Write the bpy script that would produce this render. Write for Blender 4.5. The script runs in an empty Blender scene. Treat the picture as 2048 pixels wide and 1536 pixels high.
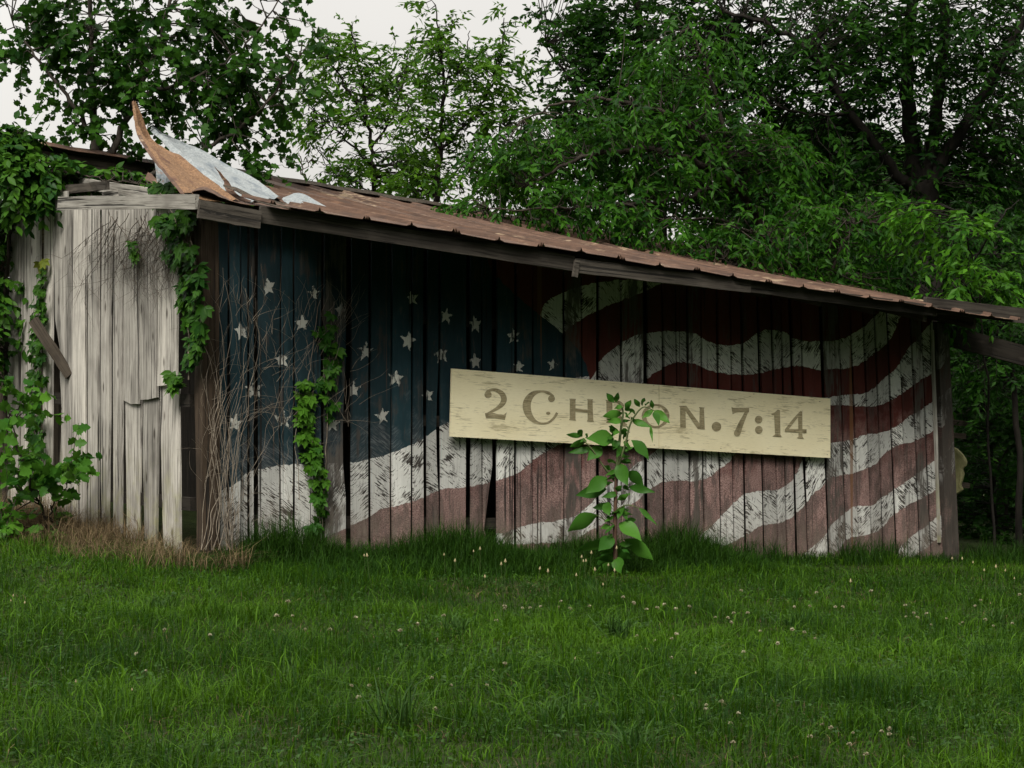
import bpy, math, random
import numpy as np
from mathutils import Vector, Matrix

SC = bpy.context.scene
COL = SC.collection
R = math.radians
rng = np.random.default_rng(7)
random.seed(7)

# ------------------------------------------------------------------ camera
F = 3980.0                      # focal length in pixels of the 2048 wide photograph
CAMZ = 1.6
cam_d = bpy.data.cameras.new('camera')
cam = bpy.data.objects.new('camera', cam_d)
COL.objects.link(cam)
cam.location = (0, 0, CAMZ)
cam.rotation_euler = (R(90), 0, 0)
cam_d.sensor_width = 36.0
cam_d.lens = 36.0 * F / 2048.0
cam_d.clip_start = 0.1
cam_d.clip_end = 2000
SC.camera = cam

# ------------------------------------------------------------------ sky, sun, exposure
SUN_EL, SUN_AZ = R(51), R(-166)       # azimuth measured from +Y towards +X
world = bpy.data.worlds.new('World')
SC.world = world
world.use_nodes = True
wt = world.node_tree
for n in list(wt.nodes):
    wt.nodes.remove(n)
w_out = wt.nodes.new('ShaderNodeOutputWorld')
w_bg = wt.nodes.new('ShaderNodeBackground')
w_sky = wt.nodes.new('ShaderNodeTexSky')
w_sky.sky_type = 'NISHITA'
w_sky.sun_disc = False
w_sky.sun_elevation = SUN_EL
w_sky.sun_rotation = SUN_AZ
w_sky.air_density = 1.0
w_sky.dust_density = 3.0
w_hs = wt.nodes.new('ShaderNodeHueSaturation')
w_hs.inputs['Saturation'].default_value = 0.10
w_mix = wt.nodes.new('ShaderNodeMixRGB')          # overcast veil over the clear sky
w_mix.inputs['Fac'].default_value = 0.75
w_mix.inputs['Color2'].default_value = (5.5, 5.3, 4.95, 1)
w_tc = wt.nodes.new('ShaderNodeTexCoord')
w_no = wt.nodes.new('ShaderNodeTexNoise')
w_no.inputs['Scale'].default_value = 3.0
w_no.inputs['Detail'].default_value = 5
w_mr = wt.nodes.new('ShaderNodeMapRange')
w_mr.inputs['From Min'].default_value = 0.3
w_mr.inputs['From Max'].default_value = 0.7
w_mr.inputs['To Min'].default_value = 0.9
w_mr.inputs['To Max'].default_value = 1.06
w_mul = wt.nodes.new('ShaderNodeMixRGB')
w_mul.blend_type = 'MULTIPLY'
w_mul.inputs['Fac'].default_value = 1.0
wl = wt.links.new
wl(w_sky.outputs[0], w_hs.inputs['Color'])
wl(w_hs.outputs[0], w_mix.inputs['Color1'])
wl(w_tc.outputs['Generated'], w_no.inputs['Vector'])
wl(w_no.outputs[0], w_mr.inputs['Value'])
wl(w_mix.outputs[0], w_mul.inputs['Color1'])
wl(w_mr.outputs[0], w_mul.inputs['Color2'])
w_sep = wt.nodes.new('ShaderNodeSeparateXYZ')
wl(w_tc.outputs['Generated'], w_sep.inputs[0])
w_cie = wt.nodes.new('ShaderNodeMapRange')        # standard overcast sky: brighter towards the zenith
w_cie.inputs['From Min'].default_value = 0.0
w_cie.inputs['From Max'].default_value = 1.0
w_cie.inputs['To Min'].default_value = 0.92
w_cie.inputs['To Max'].default_value = 2.3
wl(w_sep.outputs[2], w_cie.inputs['Value'])
w_mul2 = wt.nodes.new('ShaderNodeMixRGB')
w_mul2.blend_type = 'MULTIPLY'
w_mul2.inputs['Fac'].default_value = 1.0
wl(w_mul.outputs[0], w_mul2.inputs['Color1'])
wl(w_cie.outputs[0], w_mul2.inputs['Color2'])
wl(w_mul2.outputs[0], w_bg.inputs['Color'])
w_bg.inputs['Strength'].default_value = 0.051
wl(w_bg.outputs[0], w_out.inputs['Surface'])

sun_d = bpy.data.lights.new('sun', 'SUN')
sun = bpy.data.objects.new('sun', sun_d)
COL.objects.link(sun)
sun_d.energy = 1.5
sun_d.angle = R(24)
sun_d.color = (1.0, 0.95, 0.86)
sdir = Vector((math.sin(SUN_AZ) * math.cos(SUN_EL), math.cos(SUN_AZ) * math.cos(SUN_EL), math.sin(SUN_EL)))
sun.rotation_euler = sdir.to_track_quat('Z', 'Y').to_euler()
sun.location = (-10, -15, 30)

SC.view_settings.view_transform = 'Standard'
SC.view_settings.look = 'None'
SC.view_settings.exposure = 1.52
SC.cycles.max_bounces = 6
SC.cycles.diffuse_bounces = 3
SC.cycles.glossy_bounces = 2
SC.cycles.transmission_bounces = 3
SC.view_settings.gamma = 1.0
SC.view_settings.use_curve_mapping = False

# ------------------------------------------------------------------ numbers
def smooth(a, b, x):
    t = np.clip((np.asarray(x, float) - a) / (b - a), 0, 1)
    return t * t * (3 - 2 * t)

_perm = np.random.default_rng(3).random((256, 256))
def vnoise(x, y, s=1.0, o=0):
    x = np.asarray(x, float) * s + 31.7 * o
    y = np.asarray(y, float) * s + 17.3 * o
    xi = np.floor(x).astype(int); yi = np.floor(y).astype(int)
    fx = x - xi; fy = y - yi
    fx = fx * fx * (3 - 2 * fx); fy = fy * fy * (3 - 2 * fy)
    g = lambda a, b: _perm[a & 255, b & 255]
    return (g(xi, yi) * (1 - fx) + g(xi + 1, yi) * fx) * (1 - fy) + (g(xi, yi + 1) * (1 - fx) + g(xi + 1, yi + 1) * fx) * fy

def ground(x, y):
    x = np.asarray(x, float); y = np.asarray(y, float)
    xx = np.clip(x + 2.84, -9, 14)
    return -0.0625 * xx * smooth(7, 17, y) + 0.05 * (vnoise(x, y, 0.6, 1) - 0.5) + 0.025 * (vnoise(x, y, 2.1, 2) - 0.5)

def PX(px, py, d):                 # photograph pixel at distance d -> world point
    return Vector(((px - 1024) / F * d, d, CAMZ + (768 - py) / F * d))

TH = R(35)                         # the painted wall runs away to the right at 35 degrees
OX, OY = -2.845, 18.0              # its near corner
cT, sT = math.cos(TH), math.sin(TH)
BM = Matrix.Translation((OX, OY, 0)) @ Matrix.Rotation(TH, 4, 'Z')     # barn local -> world
BI = BM.inverted()
def ray(px, py):
    d = BM.to_3x3().transposed() @ Vector(((px - 1024) / F, 1, (768 - py) / F))
    o = BI @ Vector((0, 0, CAMZ))
    return o, d
def FRONT(px, py, y=0.0):          # photograph pixel -> (u, z) on the barn plane local y = const
    o, d = ray(px, py)
    t = (y - o.y) / d.y
    return o.x + d.x * t, o.z + d.z * t
def SIDE(px, py, x=0.0):           # -> (v, z) on the barn plane local x = const
    o, d = ray(px, py)
    t = (x - o.x) / d.x
    return o.y + d.y * t, o.z + d.z * t
def LOC(px, py, d):                # photograph pixel at distance d -> barn local point
    return BI @ PX(px, py, d)
def bground(u, v):
    w = BM @ Vector((u, v, 0))
    return float(ground(w.x, w.y))

# ------------------------------------------------------------------ object helpers
def link(o, parent=None):
    COL.objects.link(o)
    if parent is not None:
        o.parent = parent
    return o
def tag(o, label=None, cat=None, group=None, kind=None):
    if label: o['label'] = label
    if cat: o['category'] = cat
    if group: o['group'] = group
    if kind: o['kind'] = kind
    return o
def empty(name, loc=(0, 0, 0), rz=0.0, parent=None):
    o = bpy.data.objects.new(name, None)
    o.empty_display_size = 0.2
    o.location = loc
    o.rotation_euler = (0, 0, rz)
    return link(o, parent)
def mesh_np(name, V, faces_list, mat, parent=None, tint=None, smooth_sh=False):
    """V: n x 3, faces_list: list of int arrays (m x k)."""
    V = np.asarray(V, np.float32).reshape(-1, 3)
    me = bpy.data.meshes.new(name)
    me.vertices.add(len(V))
    me.vertices.foreach_set('co', V.ravel())
    flat = []; starts = []; s = 0
    for fa in faces_list:
        fa = np.asarray(fa, np.int32)
        if fa.size == 0: continue
        m, k = fa.shape
        flat.append(fa.ravel()); starts.append(s + np.arange(m, dtype=np.int32) * k); s += m * k
    flat = np.concatenate(flat); starts = np.concatenate(starts)
    me.loops.add(len(flat)); me.loops.foreach_set('vertex_index', flat)
    me.polygons.add(len(starts)); me.polygons.foreach_set('loop_start', starts)
    if smooth_sh:
        me.polygons.foreach_set('use_smooth', np.ones(len(starts), bool))
    if tint is not None:
        at = me.attributes.new('tint', 'FLOAT', 'POINT')
        at.data.foreach_set('value', np.asarray(tint, np.float32))
    me.update(calc_edges=True)
    me.materials.append(mat)
    o = bpy.data.objects.new(name, me)
    return link(o, parent)
def mesh_py(name, verts, faces, mat, parent=None, smooth_sh=False):
    me = bpy.data.meshes.new(name)
    me.from_pydata([tuple(v) for v in verts], [], faces)
    if smooth_sh:
        for p in me.polygons: p.use_smooth = True
    me.update()
    me.materials.append(mat)
    return link(bpy.data.objects.new(name, me), parent)

class Tubes:
    def __init__(self): self.v = []; self.f = []; self.n = 0; self.t = []
    def add(self, pts, radii, sides=6, tint=0.5):
        pts = np.asarray([tuple(p) for p in pts], float)
        n = len(pts)
        if np.isscalar(radii): radii = [radii] * n
        tan = np.gradient(pts, axis=0)
        tan /= np.linalg.norm(tan, axis=1)[:, None] + 1e-9
        ref = np.array([0.31, 0.9, 0.3]) if abs(tan[0, 1]) < 0.8 else np.array([0.9, 0.2, 0.4])
        a = np.cross(tan, ref); a /= np.linalg.norm(a, axis=1)[:, None] + 1e-9
        b = np.cross(tan, a)
        ang = np.arange(sides) * 2 * math.pi / sides
        ring = (np.cos(ang)[None, :, None] * a[:, None, :] + np.sin(ang)[None, :, None] * b[:, None, :]) * np.asarray(radii, float)[:, None, None] + pts[:, None, :]
        self.v.append(ring.reshape(-1, 3))
        i = np.arange(n - 1)[:, None] * sides; j = np.arange(sides)[None, :]; k = (j + 1) % sides
        q = np.stack([i + j, i + k, i + k + sides, i + j + sides], -1).reshape(-1, 4) + self.n
        self.f.append(q); self.n += n * sides
        self.t.append(np.full(n * sides, tint))
    def build(self, name, mat, parent=None):
        return mesh_np(name, np.concatenate(self.v), [np.concatenate(self.f)], mat, parent, np.concatenate(self.t), True)

def curve_pts(pts, n=8):            # Catmull-Rom through pts
    P = [Vector(p) for p in pts]
    P = [P[0] * 2 - P[1]] + P + [P[-1] * 2 - P[-2]]
    out = []
    for i in range(1, len(P) - 2):
        for k in range(n):
            t = k / n
            p0, p1, p2, p3 = P[i - 1:i + 3]
            out.append(0.5 * ((2 * p1) + (p2 - p0) * t + (2 * p0 - 5 * p1 + 4 * p2 - p3) * t * t + (3 * p1 - p0 - 3 * p2 + p3) * t ** 3))
    out.append(P[-2])
    return out

# leaf templates: x along the leaf, y across, z normal
def fan(outline, c):
    v = [c] + outline
    n = len(outline)
    return np.array(v, float), np.array([(0, 1 + i, 1 + (i + 1) % n) for i in range(n)])
LANCE = (np.array([(0, 0, 0), (.38, .18, .03), (.42, 0, -.03), (.38, -.18, .03), (1, 0, -.12)], float), np.array([(0, 2, 1), (0, 3, 2), (2, 4, 1), (2, 3, 4)]))
OVATE = fan([(0, 0, 0), (.22, -.2, .03), (.55, -.25, .02), (1, 0, -.1), (.55, .25, .02), (.22, .2, .03)], (.45, 0, -.04))
MAPLE = fan([(0, 0, 0), (.1, -.3, 0), (.32, -.26, .02), (.42, -.54, -.05), (.58, -.28, .02), (.74, -.3, 0), (1, 0, -.12), (.74, .3, 0), (.58, .28, .02), (.42, .54, -.05), (.32, .26, .02), (.1, .3, 0)], (.42, 0, -.05))

def unit(a):
    return a / (np.linalg.norm(a, axis=-1, keepdims=True) + 1e-9)
class Leaves:
    def __init__(self): self.p = []; self.d = []; self.n = []; self.s = []; self.t = []
    def add(self, p, d, n, s, t):
        self.p.append(np.asarray(p, float)); self.d.append(np.asarray(d, float)); self.n.append(np.asarray(n, float))
        self.s.append(np.asarray(s, float)); self.t.append(np.asarray(t, float))
    def build(self, name, tmpl, mat, parent=None):
        p = np.concatenate(self.p); d = unit(np.concatenate(self.d)); n = np.concatenate(self.n)
        s = np.concatenate(self.s); t = np.concatenate(self.t)
        y = unit(np.cross(n, d)); z = np.cross(d, y)
        tv, tf = tmpl
        V = p[:, None, :] + s[:, None, None] * (tv[None, :, 0:1] * d[:, None, :] + tv[None, :, 1:2] * y[:, None, :] + tv[None, :, 2:3] * z[:, None, :])
        k = len(tv)
        Fc = (tf[None, :, :] + (np.arange(len(p)) * k)[:, None, None]).reshape(-1, 3)
        return mesh_np(name, V.reshape(-1, 3), [Fc], mat, parent, np.repeat(t, k))

def rand_unit(n):
    return unit(rng.normal(size=(n, 3)))

# ------------------------------------------------------------------ node helpers
class NT:
    def __init__(self, name):
        self.mat = bpy.data.materials.new(name)
        self.mat.use_nodes = True
        self.t = self.mat.node_tree
        for n in list(self.t.nodes): self.t.nodes.remove(n)
        self.out = self.t.nodes.new('ShaderNodeOutputMaterial')
    def n(self, ty, **kw):
        x = self.t.nodes.new(ty)
        for k, v in kw.items(): setattr(x, k, v)
        return x
    def L(self, a, b): self.t.links.new(a, b)
    def put(self, sock, v):
        if isinstance(v, bpy.types.NodeSocket): self.L(v, sock)
        else: sock.default_value = v
    def m(self, op, a, b=None, c=None, clamp=False):
        x = self.n('ShaderNodeMath', operation=op); x.use_clamp = clamp
        self.put(x.inputs[0], a)
        if b is not None: self.put(x.inputs[1], b)
        if c is not None: self.put(x.inputs[2], c)
        return x.outputs[0]
    def mix(self, fac, a, b, blend='MIX'):
        x = self.n('ShaderNodeMixRGB', blend_type=blend)
        self.put(x.inputs['Fac'], fac)
        for s, v in (('Color1', a), ('Color2', b)):
            self.put(x.inputs[s], (*v, 1) if isinstance(v, tuple) and len(v) == 3 else v)
        return x.outputs[0]
    def rng(self, v, a, b, c=0.0, d=1.0, smooth=False):
        x = self.n('ShaderNodeMapRange')
        if smooth: x.interpolation_type = 'SMOOTHSTEP'
        self.put(x.inputs[0], v)
        for i, q in enumerate((a, b, c, d)): self.put(x.inputs[i + 1], q)
        return x.outputs[0]
    def noise(self, vec, scale, detail=3, rough=0.5, dist=0.0, col=False):
        x = self.n('ShaderNodeTexNoise')
        if vec is not None: self.L(vec, x.inputs['Vector'])
        x.inputs['Scale'].default_value = scale; x.inputs['Detail'].default_value = detail
        x.inputs['Roughness'].default_value = rough; x.inputs['Distortion'].default_value = dist
        return x.outputs[1 if col else 0]
    def vmap(self, vec, scale=(1, 1, 1), loc=(0, 0, 0), rot=(0, 0, 0)):
        x = self.n('ShaderNodeMapping')
        self.L(vec, x.inputs['Vector'])
        for k, v in (('Scale', scale), ('Location', loc), ('Rotation', rot)): self.put(x.inputs[k], v)
        return x.outputs[0]
    def comb(self, a, b, c):
        x = self.n('ShaderNodeCombineXYZ')
        for i, v in enumerate((a, b, c)): self.put(x.inputs[i], v)
        return x.outputs[0]
    def sep(self, v):
        x = self.n('ShaderNodeSeparateXYZ'); self.L(v, x.inputs[0]); return x.outputs
    def objc(self): return self.n('ShaderNodeTexCoord').outputs['Object']
    def rand(self): return self.n('ShaderNodeObjectInfo').outputs['Random']
    def attr(self, name):
        return self.n('ShaderNodeAttribute', attribute_name=name).outputs['Fac']
    def bump(self, h, strength=0.4, dist=0.01):
        x = self.n('ShaderNodeBump'); x.inputs['Strength'].default_value = strength; x.inputs['Distance'].default_value = dist
        self.L(h, x.inputs['Height']); return x.outputs[0]
    def bsdf(self, col, rough=0.8, metal=0.0, normal=None, spec=0.3):
        x = self.n('ShaderNodeBsdfPrincipled')
        self.put(x.inputs['Base Color'], (*col, 1) if isinstance(col, tuple) else col)
        self.put(x.inputs['Roughness'], rough); self.put(x.inputs['Metallic'], metal)
        x.inputs['Specular IOR Level'].default_value = spec
        if normal is not None: self.L(normal, x.inputs['Normal'])
        return x.outputs[0]
    def done(self, sh):
        self.L(sh, self.out.inputs['Surface']); return self.mat

def leaf_mat(name, dark, light, trans=0.3, rough=0.45, tcol=None):
    N = NT(name)
    t = N.attr('tint')
    c = N.mix(t, dark, light)
    p = N.bsdf(c, rough, 0, None, 0.08)
    tr = N.n('ShaderNodeBsdfTranslucent')
    N.L(N.mix(0.6, c, tcol or tuple(min(1, q * 1.6) for q in light)), tr.inputs['Color'])
    mx = N.n('ShaderNodeMixShader'); mx.inputs[0].default_value = trans
    N.L(p, mx.inputs[1]); N.L(tr.outputs[0], mx.inputs[2])
    return N.done(mx.outputs[0])

def bark_mat(name, a, b, sc=14):
    N = NT(name)
    v = N.vmap(N.objc(), (1, 1, .25))
    h = N.noise(v, sc, 5, .65)
    c = N.mix(N.rng(h, .35, .65), a, b)
    return N.done(N.bsdf(c, .9, 0, N.bump(h, .6, .02), .2))

def wood_mat(name, dark, mid, light, lichen=0.0, scale=1.0, ground_dirt=False):
    """grain runs along the object's own z"""
    N = NT(name)
    oc = N.objc()
    rnd = N.rand()
    off = N.comb(N.m('MULTIPLY', rnd, 37.0), N.m('MULTIPLY', rnd, 19.0), N.m('MULTIPLY', rnd, 53.0))
    x = N.n('ShaderNodeVectorMath', operation='ADD'); N.L(oc, x.inputs[0]); N.L(off, x.inputs[1])
    p = x.outputs[0]
    g1 = N.noise(N.vmap(p, (1, 1, .03)), 62 * scale, 4, .65, .4)
    g2 = N.noise(N.vmap(p, (1, 1, .05)), 18 * scale, 4, .65, .9)
    g3 = N.noise(N.vmap(p, (1, 1, .4)), 4, 3, .5)
    blot = N.noise(p, 7, 4, .6)
    c = N.mix(N.rng(g2, .3, .7), mid, light)
    c = N.mix(N.rng(g1, .50, .68, 0, .9), c, dark)
    c = N.mix(N.m('MULTIPLY', N.rng(g3, .52, .72), .55), c, dark)
    c = N.mix(N.m('MULTIPLY', N.rng(blot, .5, .75), .35), c, (mid[0] * .7, mid[1] * .68, mid[2] * .7))
    crack = N.noise(N.vmap(p, (1, 1, .016)), 30 * scale, 2, .5, .6)
    ck = N.rng(crack, .35, .385, 1, 0)
    c = N.mix(N.m('MULTIPLY', ck, .85), c, (.012, .011, .01))
    vo = N.n('ShaderNodeTexVoronoi'); vo.inputs['Scale'].default_value = 1.0
    N.L(N.vmap(p, (5.5, 5.5, 2.2)), vo.inputs['Vector'])
    c = N.mix(N.rng(vo.outputs['Distance'], .06, .15, .85, 0), c, (.05, .04, .032))
    tone = N.rng(rnd, 0, 1, .66, 1.12)
    c = N.mix(1.0, c, N.comb(tone, tone, tone), 'MULTIPLY')
    if lichen > 0:
        li = N.noise(p, 5, 5, .7)
        z = N.sep(oc)[2]
        f = N.m('MULTIPLY', N.rng(li, .45, .7), N.rng(z, 1.1, .1, 0, lichen))
        c = N.mix(f, c, (.30, .30, .12))
    if ground_dirt:
        z = N.sep(oc)[2]
        f = N.m('MULTIPLY', N.rng(N.noise(p, 9, 3), .3, .7), N.rng(z, .35, -.1, 0, .8))
        c = N.mix(f, c, (.10, .075, .045))
    hgt = N.m('ADD', N.m('MULTIPLY', g1, .5), N.m('ADD', N.m('MULTIPLY', g2, .5), N.m('MULTIPLY', ck, -1.2)))
    return N.done(N.bsdf(c, .88, 0, N.bump(hgt, .55, .006), .2))

M = {}
M['grey_wood'] = wood_mat('grey_wood', (.070, .063, .056), (.34, .32, .285), (.58, .55, .495), .75, 1.0, True)
M['beam_wood'] = wood_mat('beam_wood', (.10, .09, .075), (.28, .265, .235), (.42, .40, .355))
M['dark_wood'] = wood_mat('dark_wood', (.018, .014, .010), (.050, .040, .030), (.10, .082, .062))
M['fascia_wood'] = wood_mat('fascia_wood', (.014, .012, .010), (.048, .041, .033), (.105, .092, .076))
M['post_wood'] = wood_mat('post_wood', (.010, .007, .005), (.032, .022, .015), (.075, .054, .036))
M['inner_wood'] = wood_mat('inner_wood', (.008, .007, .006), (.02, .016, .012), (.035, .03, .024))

# ---- the mural: stripes, canton and stars as painted on the boards (barn local x, z)
def band(up, lo):
    return ([FRONT(*p) for p in up], [FRONT(*p) for p in lo])
BANDS = [
    band([(1060, 650), (1090, 605), (1120, 588), (1160, 573), (1230, 560), (1300, 560), (1330, 566)],
         [(1060, 720), (1125, 665), (1150, 645), (1185, 625), (1230, 605), (1290, 582), (1330, 566)]),
    band([(1170, 765), (1195, 725), (1225, 697), (1260, 675), (1300, 665), (1345, 662), (1385, 667), (1420, 685), (1450, 690), (1480, 688), (1510, 668), (1530, 660), (1560, 662), (1590, 678), (1640, 683), (1680, 678), (1715, 660), (1740, 640), (1775, 600), (1815, 530)],
         [(1170, 870), (1250, 800), (1285, 763), (1320, 738), (1355, 725), (1390, 729), (1420, 742), (1460, 748), (1490, 750), (1550, 738), (1590, 732), (1640, 740), (1670, 738), (1700, 735), (1740, 712), (1775, 682), (1815, 625)]),
    band([(1600, 812), (1635, 800), (1663, 793), (1700, 789), (1729, 785), (1748, 774), (1773, 750), (1792, 733), (1811, 701), (1833, 676), (1862, 640), (1925, 560)],
         [(1600, 814), (1640, 811), (1677, 810), (1726, 813), (1751, 812), (1792, 793), (1837, 761), (1862, 745), (1925, 690)]),
    band([(1385, 1080), (1400, 1069), (1419, 1053), (1441, 1031), (1463, 1009), (1489, 988), (1520, 982), (1558, 977), (1587, 955), (1606, 915), (1630, 898), (1663, 885), (1697, 880), (1729, 869), (1757, 866), (1799, 847), (1824, 828), (1843, 818), (1880, 785), (1930, 750)],
         [(1385, 1120), (1441, 1094), (1492, 1069), (1523, 1050), (1549, 1047), (1577, 1037), (1593, 1025), (1606, 1012), (1621, 990), (1644, 971), (1659, 955), (1678, 951), (1716, 942), (1751, 926), (1773, 901), (1802, 888), (1827, 882), (1880, 850), (1930, 815)]),
    band([(1580, 1130), (1606, 1107), (1621, 1094), (1640, 1078), (1653, 1062), (1669, 1040), (1688, 1025), (1710, 1012), (1735, 1012), (1761, 996), (1786, 979), (1808, 964), (1827, 952), (1852, 931), (1871, 917), (1920, 875)],
         [(1580, 1160), (1653, 1129), (1663, 1110), (1678, 1094), (1691, 1078), (1716, 1072), (1735, 1069), (1764, 1053), (1783, 1031), (1811, 1012), (1843, 996), (1871, 977), (1920, 935)]),
    band([(1780, 1115), (1800, 1090), (1818, 1075), (1837, 1062), (1849, 1053), (1880, 1030)],
         [(1780, 1150), (1800, 1128), (1830, 1110), (1850, 1095), (1880, 1075)]),
    band([(420, 985), (470, 966), (495, 946), (555, 930), (620, 928), (700, 925), (740, 918), (780, 905), (840, 880), (885, 850), (905, 843), (1000, 805), (1100, 775), (1175, 752)],
         [(420, 1130), (600, 1095), (658, 1071), (698, 1052), (740, 1031), (758, 1018), (786, 1013), (816, 1004), (852, 992), (880, 980), (934, 974), (998, 959), (1032, 947), (1063, 922), (1094, 900), (1122, 887), (1175, 860)]),
    band([(985, 1068), (1060, 1048), (1120, 1040), (1150, 1030), (1200, 985), (1240, 950), (1264, 932), (1295, 912), (1330, 890), (1400, 880), (1480, 885)],
         [(985, 1090), (1120, 1085), (1180, 1060), (1225, 1030), (1260, 1010), (1290, 985), (1310, 970), (1330, 963), (1355, 960), (1378, 963), (1407, 958), (1438, 938), (1461, 920), (1480, 893)]),
]
CANTON = [FRONT(*p) for p in [(300, 60), (900, 230), (965, 480), (985, 545), (1040, 600), (1072, 626), (1110, 655), (1150, 695), (1172, 735), (1180, 760)]]
STARS = [(482, 662, 22), (534, 574, 18), (624, 587, 15), (680, 621, 18), (602, 647, 19), (822, 597, 18), (890, 632, 18), (948, 648, 20), (813, 682, 21), (728, 703, 20), (880, 710, 18), (948, 723, 16), (561, 720, 20), (788, 757, 20), (704, 780, 20), (507, 778, 20), (853, 791, 16), (762, 832, 20), (564, 839, 21), (663, 848, 18), (1024, 672, 17), (1105, 730, 16), (1035, 733, 15), (468, 845, 19)]

def star_group():
    g = bpy.data.node_groups.new('painted_star', 'ShaderNodeTree')
    for nm, ty in (('P', 'NodeSocketVector'), ('C', 'NodeSocketVector'), ('R', 'NodeSocketFloat'), ('A', 'NodeSocketFloat')):
        g.interface.new_socket(nm, in_out='INPUT', socket_type=ty)
    g.interface.new_socket('Mask', in_out='OUTPUT', socket_type='NodeSocketFloat')
    gi = g.nodes.new('NodeGroupInput'); go = g.nodes.new('NodeGroupOutput')
    def nn(ty, **k):
        x = g.nodes.new(ty)
        for a, b in k.items(): setattr(x, a, b)
        return x
    def mm(op, a, b=None):
        x = nn('ShaderNodeMath', operation=op)
        for i, v in enumerate((a, b)):
            if v is None: continue
            if isinstance(v, float): x.inputs[i].default_value = v
            else: g.links.new(v, x.inputs[i])
        return x.outputs[0]
    sb = nn('ShaderNodeVectorMath', operation='SUBTRACT')
    g.links.new(gi.outputs['P'], sb.inputs[0]); g.links.new(gi.outputs['C'], sb.inputs[1])
    sp = nn('ShaderNodeSeparateXYZ'); g.links.new(sb.outputs[0], sp.inputs[0])
    ln = nn('ShaderNodeVectorMath', operation='LENGTH'); g.links.new(sb.outputs[0], ln.inputs[0])
    ang = mm('ADD', mm('ARCTAN2', sp.outputs[1], sp.outputs[0]), gi.outputs['A'])
    a = mm('ABSOLUTE', mm('SUBTRACT', mm('FLOORED_MODULO', ang, math.pi * .4), math.pi * .2))
    e = mm('ADD', mm('MULTIPLY', mm('SINE', a), .6602), mm('MULTIPLY', mm('COSINE', a), .2469))
    e = mm('MULTIPLY', e, ln.outputs['Value'])
    mk = mm('LESS_THAN', e, mm('MULTIPLY', gi.outputs['R'], .2469))
    g.links.new(mk, go.inputs['Mask'])
    return g

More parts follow.
